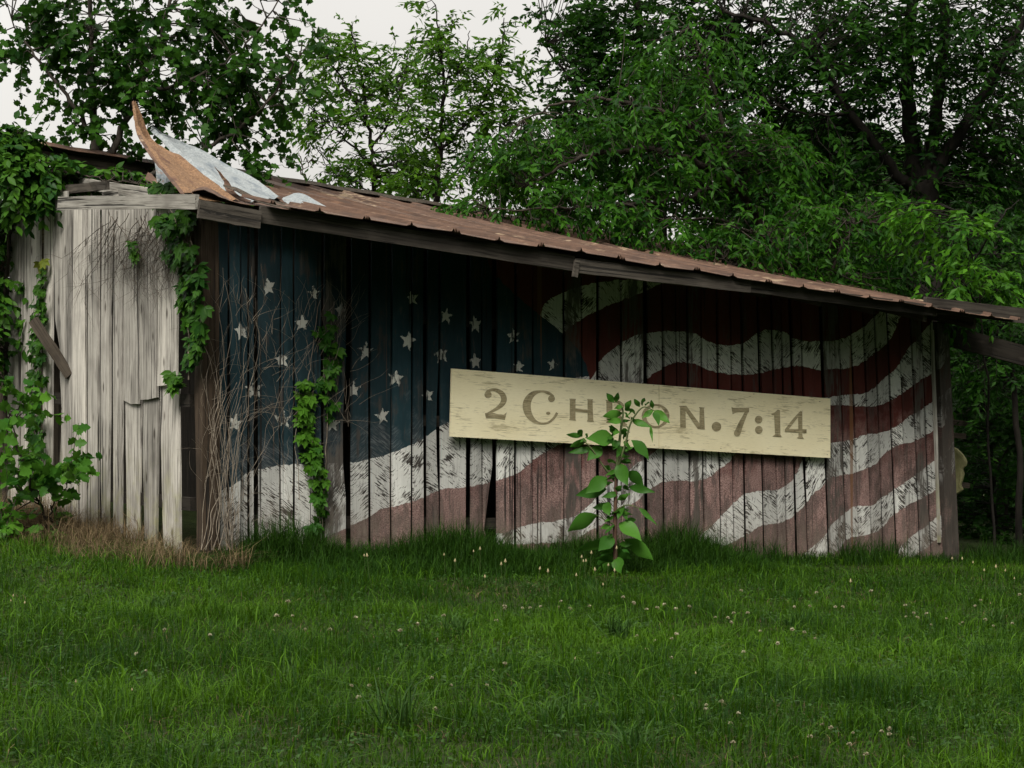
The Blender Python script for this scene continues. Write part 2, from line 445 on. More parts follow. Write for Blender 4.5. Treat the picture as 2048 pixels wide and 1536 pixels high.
UMAX, ZMIN, ZSPAN = 10.5, -1.2, 5.0
def mural_mat(with_stars, worn=0.0):
    N = NT('painted_boards_with_stars' if with_stars else ('worn_painted_post' if worn else 'painted_boards'))
    oc = N.objc(); s = N.sep(oc)
    rnd = N.rand()
    # hand-painted wobble of every edge
    wob = N.noise(oc, 14, 3, .6, 0, True)
    ws = N.sep(wob)
    u = N.m('ADD', s[0], N.m('MULTIPLY', N.m('SUBTRACT', ws[0], .5), .05))
    z = N.m('ADD', s[2], N.m('MULTIPLY', N.m('SUBTRACT', ws[1], .5), .05))
    un = N.m('DIVIDE', u, UMAX)
    def curve(pts):
        c = N.n('ShaderNodeFloatCurve')
        mp = c.mapping
        cv = mp.curves[0]
        P = sorted((p[0] / UMAX, (p[1] - ZMIN) / ZSPAN) for p in pts)
        P = [(min(max(a, 0), 1), min(max(b, 0), 1)) for a, b in P]
        if P[0][0] > .002: P = [(0.0, P[0][1])] + P
        if P[-1][0] < .998: P = P + [(1.0, P[-1][1])]
        while len(cv.points) < len(P): cv.points.new(.5, .5)
        for q, (a, b) in zip(cv.points, P):
            q.location = (a, b); q.handle_type = 'AUTO_CLAMPED'
        mp.update()
        N.L(un, c.inputs['Value'])
        return N.m('MULTIPLY_ADD', c.outputs[0], ZSPAN, ZMIN)
    white = None
    gup = None
    for i, (up, lo) in enumerate(BANDS):
        if with_stars and i in (2, 3, 4, 5): continue
        if not with_stars and i == 6: continue
        cu = curve(up); cl = curve(lo)
        if i == 6: gup = cu
        inside = N.m('MULTIPLY', N.m('LESS_THAN', z, cu), N.m('GREATER_THAN', z, cl))
        u0 = min(p[0] for p in up); u1 = max(p[0] for p in up)
        inside = N.m('MULTIPLY', inside, N.m('MULTIPLY', N.m('GREATER_THAN', u, u0), N.m('LESS_THAN', u, u1)))
        white = inside if white is None else N.m('MAXIMUM', white, inside)
    can = 0.0
    if with_stars:
        can = N.m('MULTIPLY', N.m('LESS_THAN', z, curve(CANTON)), N.m('MULTIPLY', N.m('GREATER_THAN', z, gup), N.m('LESS_THAN', u, FRONT(1181, 700)[0])))
        white = N.m('MULTIPLY', white, N.m('SUBTRACT', 1.0, can))
    if with_stars:
        g = star_group()
        P = N.comb(N.m('ADD', u, N.m('MULTIPLY', N.m('SUBTRACT', ws[2], .5), .06)), N.m('ADD', z, N.m('MULTIPLY', N.m('SUBTRACT', ws[0], .5), .05)), 0.0)
        st = None
        for k, (x, y, r) in enumerate(STARS):
            c = FRONT(x, y)
            d = FRONT(x, y + r)
            q = N.n('ShaderNodeGroup'); q.node_tree = g
            N.L(P, q.inputs['P'])
            q.inputs['C'].default_value = (c[0], c[1], 0)
            q.inputs['R'].default_value = (c[1] - d[1]) * random.uniform(.92, 1.08)
            q.inputs['A'].default_value = math.pi * .2 - math.pi / 2 + random.uniform(-.25, .25)
            st = q.outputs[0] if st is None else N.m('MAXIMUM', st, q.outputs[0])
        star = N.m('MULTIPLY', st, can)
    # --- wear
    off = N.comb(N.m('MULTIPLY', rnd, 41.0), N.m('MULTIPLY', rnd, 13.0), N.m('MULTIPLY', rnd, 29.0))
    ad = N.n('ShaderNodeVectorMath', operation='ADD'); N.L(oc, ad.inputs[0]); N.L(off, ad.inputs[1])
    p = ad.outputs[0]
    grain = N.noise(N.vmap(p, (1, 1, .03)), 110, 4, .65, .3)
    grain2 = N.noise(N.vmap(p, (1, 1, .07)), 26, 4, .6, .6)
    sgn = N.m('MULTIPLY_ADD', N.m('GREATER_THAN', N.m('FRACT', N.m('MULTIPLY', rnd, 7.3)), .45), 2.0, -1.0)
    ang = N.m('MULTIPLY', sgn, N.rng(N.m('FRACT', N.m('MULTIPLY', rnd, 3.7)), 0, 1, .55, 1.0))
    rot = N.comb(0.0, ang, 0.0)
    prot = N.vmap(p, (1, 1, 1), (0, 0, 0), rot)
    saw = N.noise(N.vmap(prot, (10, 1, 110)), 1.0, 2, .6, .5)
    patch = N.noise(p, 5.0, 3, .6)
    patch2 = N.noise(N.vmap(p, (1, 1, .35)), 6.5, 4, .65)
    flake = N.noise(N.vmap(p, (1, 1, .4)), 26, 5, .75)
    fib = N.noise(N.vmap(prot, (50, 1, 160)), 1.6, 1, .6)
    low = N.rng(z, 1.9, .2)                    # rain splash: the lower boards are far more weathered
    # bare wood: dark grey brown
    wood = N.mix(N.rng(grain2, .3, .7), (.030, .026, .023), (.085, .075, .066))
    wood = N.mix(N.rng(grain, .5, .7), wood, (.018, .015, .013))
    wh = N.mix(N.rng(patch, .3, .7), (.60, .60, .57), (.78, .78, .74))
    wh = N.mix(N.m('MULTIPLY', N.rng(grain, .48, .72), .45), wh, (.26, .25, .23))
    saw_w = N.m('ADD', saw, N.m('MULTIPLY', N.m('SUBTRACT', patch, .5), N.rng(N.m('FRACT', N.m('MULTIPLY', rnd, 23.0)), 0, 1, .5, 1.3)))
    wh_gone = N.rng(saw_w, .555, .60)
    wh_gone = N.m('MAXIMUM', wh_gone, N.rng(N.m('ADD', flake, N.m('MULTIPLY', N.m('SUBTRACT', patch2, .5), .8)), .68, .72))
    red = N.mix(N.rng(patch2, .3, .7), (.075, .018, .014), (.125, .028, .022))
    pink = N.mix(N.rng(fib, .42, .60), (.135, .076, .070), (.46, .31, .28))
    red = N.mix(N.m('MULTIPLY', N.rng(N.m('ADD', low, N.m('MULTIPLY', N.m('SUBTRACT', patch, .5), .9)), .35, .8), .92), red, pink)
    red_gone = N.m('MULTIPLY', N.rng(N.m('ADD', N.m('ADD', patch2, N.m('MULTIPLY', N.m('SUBTRACT', grain2, .5), .5)), N.m('MULTIPLY', low, .17)), .58, .72), .6)
    blue = N.mix(N.rng(patch2, .3, .7), (.009, .027, .035), (.017, .047, .059))
    chalk = N.mix(N.rng(saw, .45, .62), (.040, .050, .058), (.21, .22, .225))
    blue = N.mix(N.m('MULTIPLY', N.rng(N.m('ADD', low, N.m('MULTIPLY', N.m('SUBTRACT', patch, .5), 1.4)), .34, .85), .85), blue, chalk)
    blue_gone = N.m('MULTIPLY', N.rng(N.m('ADD', patch2, N.m('MULTIPLY', grain2, .35)), .74, .84), .9)
    red_l = N.mix(red_gone, red, wood)
    c = N.mix(white, red_l, N.mix(wh_gone, wh, wood))
    c = N.mix(can, c, N.mix(blue_gone, blue, wood))
    if with_stars:
        sg = N.rng(N.m('ADD', flake, N.m('MULTIPLY', N.m('SUBTRACT', patch2, .5), 1.1)), .52, .60)
        c = N.mix(star, c, N.mix(sg, N.mix(.45, wh, (.42, .42, .35)), N.mix(.5, blue, wood)))
    tone = N.rng(N.m('FRACT', N.m('MULTIPLY', rnd, 11.7)), 0, 1, .6, 1.08)
    c = N.mix(1.0, c, N.comb(tone, tone, tone), 'MULTIPLY')
    split = N.noise(N.vmap(p, (1, 1, .014)), 24, 2, .5, .4)
    c = N.mix(N.m('MULTIPLY', N.rng(split, .34, .30), .9), c, (.010, .009, .008))
    rot_ = N.noise(N.vmap(p, (1, 1, .16)), 7, 4, .7)
    c = N.mix(N.m('MULTIPLY', N.rng(rot_, .60, .70), .75), c, wood)
    bare = N.m('MULTIPLY', N.m('GREATER_THAN', N.m('FRACT', N.m('MULTIPLY', rnd, 17.3)),   .83), N.rng(N.m('ADD', patch2, N.m('MULTIPLY', N.m('SUBTRACT', grain2, .5), .6)), .42, .56, 0, .9))
    c = N.mix(bare, c, N.mix(.25, wood, (.12, .105, .09)))
    # rusty and mossy runs, splashed soil at the foot
    run = N.noise(N.vmap(p, (1, 1, .02)), 9, 2, .5)
    c = N.mix(N.m('MULTIPLY', N.rng(run, .70, .73), .7), c, (.16, .075, .03))
    soil = N.m('MULTIPLY', N.rng(N.m('ADD', patch, N.m('MULTIPLY', N.m('SUBTRACT', flake, .5), .6)), .3, .6), N.rng(N.m('ADD', s[2], N.m('MULTIPLY', s[0], .06)), .72, .05, 0, .85))
    c = N.mix(soil, c, N.mix(N.rng(grain2, .3, .7), (.075, .058, .045), (.20, .165, .13)))
    if worn:
        c = N.mix(N.rng(N.m('ADD', patch2, N.m('MULTIPLY', grain2, .4)), .45, .75, worn * .6, 1.0), c, N.mix(.5, wood, (.055, .045, .037)))
    hgt = grain
    return N.done(N.bsdf(c, .82, 0, N.bump(hgt, .5, .006), .25))
M['mural'] = mural_mat(False)
M['mural_stars'] = mural_mat(True)
M['mural_worn'] = mural_mat(False, .9)

def metal_roof_mat(name, galvanised=0.0):
    """grain runs along object local y (down the slope)"""
    N = NT(name)
    oc = N.objc(); rnd = N.rand()
    off = N.comb(N.m('MULTIPLY', rnd, 31.0), N.m('MULTIPLY', rnd, 17.0), 0.0)
    ad = N.n('ShaderNodeVectorMath', operation='ADD'); N.L(oc, ad.inputs[0]); N.L(off, ad.inputs[1])
    p = ad.outputs[0]
    a = N.noise(N.vmap(p, (1, .12, 1)), 9, 5, .65)
    b = N.noise(p, 40, 4, .7)
    st = N.noise(N.vmap(p, (1, .03, 1)), 34, 3, .6)
    big = N.noise(N.vmap(p, (1, .3, 1)), 2.2, 4, .6)
    c = N.mix(N.rng(a, .3, .7), (.044, .026, .018), (.120, .066, .041))
    c = N.mix(N.m('MULTIPLY', N.rng(b, .45, .7), .5), c, (.045, .024, .02))
    c = N.mix(N.m('MULTIPLY', N.rng(st, .52, .7), .6), c, (.165, .095, .062))
    c = N.mix(N.m('MULTIPLY', N.rng(N.m('ADD', big, N.m('MULTIPLY', N.m('SUBTRACT', st, .5), .5)), .62, .70), .7), c, (.34, .26, .17))
    if galvanised:
        gz = N.mix(N.rng(N.noise(p, 55, 4, .7), .35, .65), (.17, .19, .20), (.32, .345, .35))
        gz = N.mix(N.rng(a, .5, .72), gz, (.10, .125, .15))
        gz = N.mix(N.rng(N.m('ADD', big, N.m('MULTIPLY', b, .3)), .78, .86), gz, (.22, .11, .06))
        c = N.mix(galvanised, c, gz)
    return N.done(N.bsdf(c, .62 if galvanised else .72, .25 if galvanised else .0, N.bump(b, .25, .004), .35))
M['rust'] = metal_roof_mat('rusty_sheet_metal')
M['zinc'] = metal_roof_mat('galvanised_sheet_metal', 1.0)
N = NT('bright_rust_metal')
b_ = N.noise(N.objc(), 60, 5, .75)
a_ = N.noise(N.objc(), 5, 4, .6)
c_ = N.mix(N.rng(b_, .42, .6), (.105, .055, .028), (.235, .138, .072))
c_ = N.mix(N.rng(a_, .55, .7), c_, (.09, .042, .028))
M['rust_bright'] = N.done(N.bsdf(c_, .75, 0, N.bump(b_, .2, .003), .3))

# ------------------------------------------------------------------ ground
N = NT('soil_and_thatch')
oc = N.n('ShaderNodeNewGeometry').outputs['Position']
gn = N.noise(oc, 9, 5, .7); gl = N.noise(oc, .7, 3)
c_ = N.mix(N.rng(gn, .35, .65), (.012, .020, .006), (.030, .042, .012))
c_ = N.mix(N.m('MULTIPLY', N.rng(gl, .55, .75), .5), c_, (.035, .028, .014))
M['soil'] = N.done(N.bsdf(c_, .95, 0, N.bump(gn, .8, .05), .1))
xs = np.unique(np.concatenate([np.linspace(-600, -20, 14), np.linspace(-20, 25, 91), np.linspace(25, 600, 14)]))
ys = np.unique(np.concatenate([np.linspace(-60, 0, 6), np.linspace(0, 40, 81), np.linspace(40, 1200, 16)]))
X, Y = np.meshgrid(xs, ys)
V = np.stack([X.ravel(), Y.ravel(), ground(X, Y).ravel()], 1)
nx = len(xs)
i, j = np.meshgrid(np.arange(len(ys) - 1), np.arange(nx - 1), indexing='ij')
q = (i * nx + j).ravel()
tag(mesh_np('ground', V, [np.stack([q, q + 1, q + 1 + nx, q + nx], 1)], M['soil'], None, None, True), kind='structure')

# ------------------------------------------------------------------ barn
barn = empty('barn', (OX, OY, 0), TH)
tag(barn, 'weathered wooden barn with a faded flag mural and rusty torn metal roof', 'barn')

def beam(name, a, b, w, h, mat, parent, up=Vector((0, 0, 1)), wob=0.004, seg=6):
    """a board from a to b (parent space), w across, h along 'up'; the grain (own z) runs along it"""
    a = Vector(a); b = Vector(b)
    d = (b - a); L_ = d.length; zax = d.normalized()
    xax = up.cross(zax).normalized(); yax = zax.cross(xax)
    vs = []; fs = []
    for k in range(seg + 1):
        z = L_ * k / seg
        e = lambda: random.uniform(-wob, wob)
        vs += [(-w / 2 + e(), -h / 2 + e(), z), (w / 2 + e(), -h / 2 + e(), z), (w / 2 + e(), h / 2 + e(), z), (-w / 2 + e(), h / 2 + e(), z)]
    for k in range(seg):
        o_ = 4 * k
        for q in range(4): fs.append((o_ + q, o_ + (q + 1) % 4, o_ + 4 + (q + 1) % 4, o_ + 4 + q))
    fs += [(3, 2, 1, 0), tuple(4 * seg + q for q in range(4))]
    o = mesh_py(name, vs, fs, mat, parent)
    m = Matrix((xax, yax, zax)).transposed().to_4x4()
    m.translation = a
    o.matrix_local = m
    return o

def front_plank(u0b, u1b, u0t, u1t, zb, zt, y, mat, parent, thick=.022, rows=9, side=False, rag=.012, name='plank', botcut=0.0, notch=None):
    vs = []; fs = []
    ph = random.uniform(0, 9); tilt = random.uniform(-.006, .006); cup = random.uniform(-.004, .008)
    for k in range(rows + 1):
        t = k / rows
        a = u0b + (u0t - u0b) * t + rag * math.sin(ph + 3.1 * t * rows / 4) * random.uniform(.2, .7)
        b = u1b + (u1t - u1b) * t + rag * math.sin(ph * 1.7 + 2.3 * t * rows / 4) * random.uniform(.2, .7)
        if notch and notch[0] <= t <= notch[1]:
            b -= notch[2] * random.uniform(.5, 1)
        z0 = zb + (zt - zb) * t
        za = z0 + (random.uniform(-botcut, botcut) if k == 0 else 0)
        zz = z0 + (random.uniform(-botcut, botcut) if k == 0 else 0)
        mid = (a + b) / 2
        bow = .004 * math.sin(ph + 5 * t)
        yy = y + bow
        pts = [(a, yy - thick + tilt, za), (mid, yy - thick - cup, (za + zz) / 2 + (random.uniform(-botcut, botcut) if k == 0 else 0)), (b, yy - thick - tilt, zz), (b, yy, zz), (a, yy, za)]
        if side: pts = [(p[1], p[0], p[2]) for p in pts]
        vs += pts
    for k in range(rows):
        o_ = 5 * k
        for q in range(5):
            f = (o_ + q, o_ + (q + 1) % 5, o_ + 5 + (q + 1) % 5, o_ + 5 + q)
            fs.append(f[::-1] if side else f)
    bt = (4, 3, 2, 1, 0); tp = tuple(5 * rows + q for q in range(5))
    fs += [bt[::-1] if side else bt, tp[::-1] if side else tp]
    return mesh_py(name, vs, fs, mat, parent)

# eave and ridge lines (barn local)
EY = -0.94
e0 = FRONT(404, 388, EY); e1 = FRONT(1840, 613, EY)
def eave_z(u): return e0[1] + (e1[1] - e0[1]) * (u - e0[0]) / (e1[0] - e0[0])
RY = 4.5
r0 = FRONT(560, 366, RY); r1 = FRONT(1200, 471, RY)
def ridge_z(u): return r0[1] + (r1[1] - r0[1]) * (u - r0[0]) / (r1[0] - r0[0])
LEN = FRONT(1908, 900)[0]
uT0 = FRONT(585, 425, EY)[0]; uT1 = FRONT(515, 358, RY)[0]      # the tear runs from the eave up to the ridge
print('LEN', LEN, 'eave', e0, e1, 'ridge', r0, r1, 'slope', (ridge_z(4) - eave_z(4)) / (RY - EY))

# --- painted wall
fw = empty('front_wall', parent=barn)
GAPS = [428, 456, 480, 497, 511, 559, 587, 643, 695, 737, 780, 822, 849, 878, 935, 963, 988, 1029, 1063, 1126, 1160, 1193, 1240, 1290, 1326, 1354, 1377, 1405, 1438, 1464, 1487, 1522, 1549, 1568, 1587, 1609, 1650, 1685, 1710, 1735, 1759, 1784, 1807, 1832, 1853, 1876]
WIDEGAP = {511: .03, 559: .012, 643: .02, 695: .04, 737: .018, 849: .03, 935: .035, 988: .03, 1029: .02, 1126: .008, 1193: .03, 1290: .04, 1326: .02, 1354: .008, 1377: .018, 1487: .016, 1522: .018, 1587: .03, 1609: .012, 1650: .03, 1710: .016, 1784: .022}
def lean(px): return -0.062 * min(max((px - 1200) / 620, 0), 1) + 0.0
for k in range(len(GAPS) - 1):
    a, b = GAPS[k], GAPS[k + 1]
    ga = WIDEGAP.get(a, .012) * .65 + .005; gb = WIDEGAP.get(b, .012) * .65 + .005
    ua = FRONT(a, 900)[0] + ga; ub = FRONT(b, 900)[0] - gb
    uc = (ua + ub) / 2
    zt = eave_z(uc) + .08
    zb = bground(uc, 0) - .03 + random.uniform(-.02, .05)
    zr = FRONT(a, 950)[1]
    fa = lambda u, z, px: u + lean(px) * (z - zr)
    mat = M['mural_stars'] if a < 1165 else M['mural']
    y = random.choice([0, 0, .006, -.005]) + (.02 if a in (480, 963) else 0)
    front_plank(fa(ua, zb, a), fa(ub, zb, b), fa(ua, zt, a), fa(ub, zt, b), zb, zt, y, mat, fw, .022, 10, False, .007, botcut=.03,
                notch=(.05, .22, .10) if a == 963 else ((.3, .5, .03) if a in (643, 849, 1587) else None))
# girts behind
for gz in (.35, 1.35, 2.35):
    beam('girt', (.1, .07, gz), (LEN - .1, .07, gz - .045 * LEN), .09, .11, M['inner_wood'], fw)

# corner posts
beam('corner_post', (.12, .02, bground(.1, 0) - .1), (.10, .02, eave_z(.1) - .03), .17, .15, M['post_wood'], barn, Vector((0, 1, 0)), .008)
pc0 = FRONT(1897, 1125); pc1 = FRONT(1872, 640)
front_plank(pc0[0] - .09, pc0[0] + .13, pc1[0] - .06, pc1[0] + .14, bground(pc0[0], 0) - .1, eave_z(pc1[0]) - .03, .10, M['mural_worn'], barn, .17, 12, False, .008, name='corner_post')
v0 = FRONT(1878, 1085, -.04); v1 = FRONT(1864, 660, -.04)
beam('batten', (v0[0], -.045, v0[1]), (v1[0], -.045, v1[1]), .045, .02, M['grey_wood'], barn, Vector((0, 1, 0)), .004)

# --- gable side wall
sw = empty('side_wall', parent=barn)
SG = [22, 44, 64, 86, 107, 133, 152, 177, 201, 226, 250, 283, 319, 359]
def side_v(px, py=800, x=0): return SIDE(px, py, x)[0]
for k in range(len(SG) - 1):
    a, b = SG[k], SG[k + 1]
    va, vb = side_v(b), side_v(a)          # smaller px is farther back
    vm = (va + vb) / 2
    top_py = {0: 415, 1: 385, 2: 378, 3: 380, 4: 385}.get(k, 400)
    zt = SIDE((a + b) / 2, top_py)[1]
    zb = bground(0, vm) - .05
    ln = .020 if a < 150 else .008
    zr = 1.2
    g = random.uniform(.010, .020)
    short = a >= 250
    if short:
        zl = SIDE((a + b) / 2, {250: 806, 283: 797, 319: 776}[a])[1]
        front_plank(va + g - ln * (zl - zr), vb - g - ln * (zl - zr), va + g - ln * (zt - zr), vb - g - ln * (zt - zr), zl, zt, -.005, M['grey_wood'], sw, .022, 9, True, .008, botcut=.03)
        inset = {250: (.075, .03), 283: (.09, .05), 319: (.0, .075)}[a]
        front_plank(va + inset[0], vb - inset[1], va + .025, vb - .02, zb, zl + .06, .026, M['grey_wood'], sw, .022, 8, True, .014, botcut=.05)
    else:
        wedge = 0
        if a == 107: wedge = .16
        fb = {201: .10, 226: .07, 64: .05, 86: .04}.get(a, g)
        front_plank(va + fb - ln * (zb - zr), vb - g - ln * (zb - zr) - wedge * .5, va + g - ln * (zt - zr), vb - g - ln * (zt - zr), zb, zt, random.choice([0, .012, -.012]), M['grey_wood'], sw, .022, 11, True, .010, botcut=.05,
                    notch=(.12, .55, .20) if a == 107 else ((.02, .14, .05) if a == 201 else None))
for gz in (.5, 1.45, 2.5):
    beam('girt', (.06, .2, gz), (.06, 4.4, gz), .08, .12, M['inner_wood'], sw)
# boards that close the far sides
bw = empty('back_wall', parent=barn)
for k in range(20):
    u = k * LEN / 20
    front_plank(u + .004, u + LEN / 20 - .004, u + .004, u + LEN / 20 - .004, bground(u, 9) - .6, eave_z(u) - .05, 9.0, M['dark_wood'], bw, .022, 3)
for k in range(18):
    v = k * .5
    top = eave_z(LEN) + (ridge_z(LEN) - eave_z(LEN)) * (1 - abs(v + .25 - 4.5) / 4.9) - .12
    front_plank(v + .004, v + .496, v + .004, v + .496, bground(LEN, v) - .3, top, LEN - .1, M['dark_wood'], bw, .022, 3, True)
for k in range(18):                         # unseen partition added to shut off light from the open roof
    v = k * .5
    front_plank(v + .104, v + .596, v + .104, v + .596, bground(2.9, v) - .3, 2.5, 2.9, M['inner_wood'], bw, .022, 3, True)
for k in range(24):                         # dark backing added inside so the wall gaps show no light
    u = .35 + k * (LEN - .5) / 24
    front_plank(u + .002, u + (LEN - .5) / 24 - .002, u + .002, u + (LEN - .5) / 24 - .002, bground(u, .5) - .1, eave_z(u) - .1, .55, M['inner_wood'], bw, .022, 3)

# --- eave boards
def fboard(p0t, p0b, p1t, p1b, y, th=.035, mat='fascia_wood', name='fascia_board', seg=10, sag=0.0):
    (u0, z0t), (_, z0b), (u1, z1t), (_, z1b) = [FRONT(*p, y) for p in (p0t, p0b, p1t, p1b)]
    a = Vector((u0, y, (z0t + z0b) / 2)); b = Vector((u1, y, (z1t + z1b) / 2))
    h = ((z0t - z0b) + (z1t - z1b)) / 2
    return beam(name, a, b, th, h, M[mat], barn, Vector((0, 0, 1)), .004, seg)
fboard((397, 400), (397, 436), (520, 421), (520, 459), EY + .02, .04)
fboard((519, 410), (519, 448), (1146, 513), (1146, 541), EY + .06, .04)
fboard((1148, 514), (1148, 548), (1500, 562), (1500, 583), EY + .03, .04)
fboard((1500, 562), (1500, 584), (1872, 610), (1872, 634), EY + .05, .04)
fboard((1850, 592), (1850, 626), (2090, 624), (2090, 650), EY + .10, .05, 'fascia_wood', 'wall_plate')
o_ = fboard((1147, 520), (1147, 552), (1156, 520), (1156, 556), EY + .01, .03, 'fascia_wood', 'fascia_cleat', 2)
# diagonal brace leaving the far corner
ba = LOC(1880, 667, 23.6); bb = LOC(2110, 728, 23.9)
beam('brace', ba, bb, .06, .24, M['inner_wood'], barn)
# rafter feet under the eave
for k in range(12):
    u = .5 + k * .8
    s_ = (ridge_z(u) - eave_z(u)) / (RY - EY)
    if u < LEN:
        beam('rafter', (u, EY + .09, eave_z(u) - .09), (u, RY, ridge_z(u) - .09), .05, .12, M['dark_wood'], barn) if u > uT1 - .3 else None
# the bleached rake board and fallen rafters over the side wall
XO = FRONT(396, 400, EY)[0] + .02
def side_pt(px, py, x): v, z = SIDE(px, py, x); return Vector((x, v, z))
def sboard(p0, p1, h, x, th=.04, mat='beam_wood', name='rake_board', dx=0):
    a = side_pt(*p0, x); b = side_pt(*p1, x + dx)
    return beam(name, a, b, th, h, M[mat], barn, Vector((0, 0, 1)), .005, 8)
sboard((394, 403), (119, 407), .125, XO, .045)
sboard((146, 364), (302, 388), .11, .35, .04, name='fallen_rafter')
sboard((124, 381), (215, 370), .09, .10, .05, 'fascia_wood', 'fallen_rafter', .1)
sboard((205, 392), (270, 378), .06, .20, .05, 'beam_wood', 'fallen_rafter', .3)

# --- roof
roof = empty('roof', parent=barn)
def sheet_grid(name, P, mat, parent, thick=.004):
    """P[i][j] points -> thin two sided sheet"""
    n = len(P); m = len(P[0])
    vs = [Vector(p) for row in P for p in row]
    nrm = []
    for i in range(n):
        for j in range(m):
            a = Vector(P[min(i + 1, n - 1)][j]) - Vector(P[max(i - 1, 0)][j]); b = Vector(P[i][min(j + 1, m - 1)]) - Vector(P[i][max(j - 1, 0)])
            c = a.cross(b)
            nrm.append(c.normalized() if c.length > 1e-9 else Vector((0, 0, 1)))
    top = vs; bot = [v - w * thick for v, w in zip(vs, nrm)]
    fs = []
    o_ = n * m
    for i in range(n - 1):
        for j in range(m - 1):
            q = (i * m + j, (i + 1) * m + j, (i + 1) * m + j + 1, i * m + j + 1)
            fs.append(q); fs.append(tuple(o_ + t for t in q[::-1]))
    edge = [(i * m, (i + 1) * m) for i in range(n - 1)] + [((i + 1) * m + m - 1, i * m + m - 1) for i in range(n - 1)] + [(j + 1, j) for j in range(m - 1)] + [((n - 1) * m + j, (n - 1) * m + j + 1) for j in range(m - 1)]
    for a, b in edge: fs.append((b, a, a + o_, b + o_))
    return mesh_py(name, top + bot, fs, mat, parent)
RIB = [0, .011, .024, .036, .06, .44, .472, .484, .498, .512, .526, .56, .94, .964, .976, .989, 1.0]
RIBH = [.0, .028, .0, .028, .0, -.006, .0, .0, .03, .0, .0, -.006, .0, .028, .0, .028, .0]
SW = .97
ustart = uT0 - .25
REND = LEN + .05
nsh = int((REND - ustart) / SW) + 1
for k in range(nsh):
    u0 = ustart + k * SW; u1 = min(u0 + SW + .015, REND)
    if u1 - u0 < .2: continue
    P = []
    rows = 12
    jag = random.uniform(-.03, .04); lift = random.uniform(.0, .012)
    for i in range(rows + 1):
        row = []
        for f_, h_ in zip(RIB, RIBH):
            u = u0 + (u1 - u0) * f_
            tmax = min(1.0, max(.10, (u - uT0) / (uT1 - uT0) + random.uniform(-.015, .015)))
            t = i / rows * tmax
            ye = EY - .05 + jag * .5
            y = ye + (RY - ye) * t
            base = eave_z(u) + .012 + (ridge_z(u) - eave_z(u)) * (y - EY) / (RY - EY)
            sag = -.05 * math.sin(math.pi * t) - .028 * (1 - t) ** 6 * math.sin(math.pi * ((f_ * 2) % 1)) * (1 if 0 < f_ < 1 else 0)
            wav = .010 * math.sin(3.1 * u + 9 * t + k)
            row.append((u, y, base + h_ + sag + wav * .6 + lift + .003 * k % .006))
        P.append(row)
    sheet_grid('roof_sheet', P, M['rust'], roof)
# far slope, partly fallen away, and the ridge
for k in range(int((LEN + .3) / SW) + 1):
    u0 = .0 + k * SW; u1 = min(u0 + SW + .015, LEN + .2)
    if u1 - u0 < .2 or k < 1: continue
    P = []
    for i in range(5):
        t = i / 4
        row = []
        for f_, h_ in zip(RIB, RIBH):
            u = u0 + (u1 - u0) * f_
            row.append((u, RY + .03 + 4.6 * t, ridge_z(u) - .01 - (ridge_z(u) - eave_z(u)) * t + h_ - .05 * math.sin(math.pi * t)))
        P.append(row)
    sheet_grid('roof_sheet', P[::-1], M['rust'], roof)
for k in range(5):
    u0 = -.1 + k * (LEN + .3) / 5; u1 = u0 + (LEN + .3) / 5 + .04
    P = []
    for i, (dy, dz) in enumerate([(-.13, -.015), (-.05, .02), (0, .045), (.05, .02), (.14, -.02)]):
        P.append([(u, RY + dy, ridge_z(u) + .035 + dz + .008 * math.sin(7 * u + k) - .05 * (k == 0)) for u in np.linspace(u0, u1, 9)])
    sheet_grid('ridge_cap', [list(r) for r in P][::-1], M['rust' if k == 0 else 'dark_wood'], roof)
beam('ridge_board', (-.05, RY, ridge_z(0) - .10), (LEN, RY, ridge_z(LEN) - .10), .05, .15, M['dark_wood'], roof)
# purlins
for v_ in (.6, 1.8, 3.0, 4.0):
    f_ = (v_ - EY) / (RY - EY)
    uL = uT0 + (uT1 - uT0) * f_ - .2
    beam('purlin', (uL, v_, eave_z(uL) + (ridge_z(uL) - eave_z(uL)) * f_ - .085), (LEN, v_, eave_z(LEN) + (ridge_z(LEN) - eave_z(LEN)) * f_ - .085), .09, .03, M['dark_wood'], roof)

# torn sheets: ruled between two edges given as pixel+distance
def torn(ea, eb, mat, n=14, m=7, bulge=0.0, rib=0.0, name='torn_sheet', crumple=.006):
    A = curve_pts([LOC(*p) for p in ea], 8); B = curve_pts([LOC(*p) for p in eb], 8)
    def at(C, t):
        x = t * (len(C) - 1); i = min(int(x), len(C) - 2); return C[i].lerp(C[i + 1], x - i)
    P = []
    for i in range(n + 1):
        t = i / n
        a = at(A, t); b = at(B, t)
        row = []
        for j in range(m + 1):
            s = j / m
            p = a.lerp(b, s)
            w = bulge * math.sin(math.pi * s) + rib * (1 if j in (1, m - 1) else 0) + random.uniform(-crumple, crumple)
            row.append(p + Vector((0.2, -.6, .75)) * w)
        P.append(row)
    return sheet_grid(name, P, M[mat], roof)
torn([(368, 388, 17.35), (338, 353, 17.7), (308, 318, 18.0), (277, 271, 18.4), (268, 239, 18.6), (265, 203, 18.8)],
     [(479, 405, 18.0), (442, 377, 18.3), (409, 353, 18.5), (362, 318, 18.7), (308, 290, 18.85), (270, 204, 18.85)], 'rust_bright', 22, 10, -.03, .03, crumple=.010)
torn([(371, 389, 17.3), (341, 353, 17.65), (311, 318, 17.95), (281, 271, 18.35)], [(361, 386, 17.35), (331, 349, 17.7), (302, 315, 18.0), (273, 268, 18.4)], 'rust', 12, 2, 0, 0)
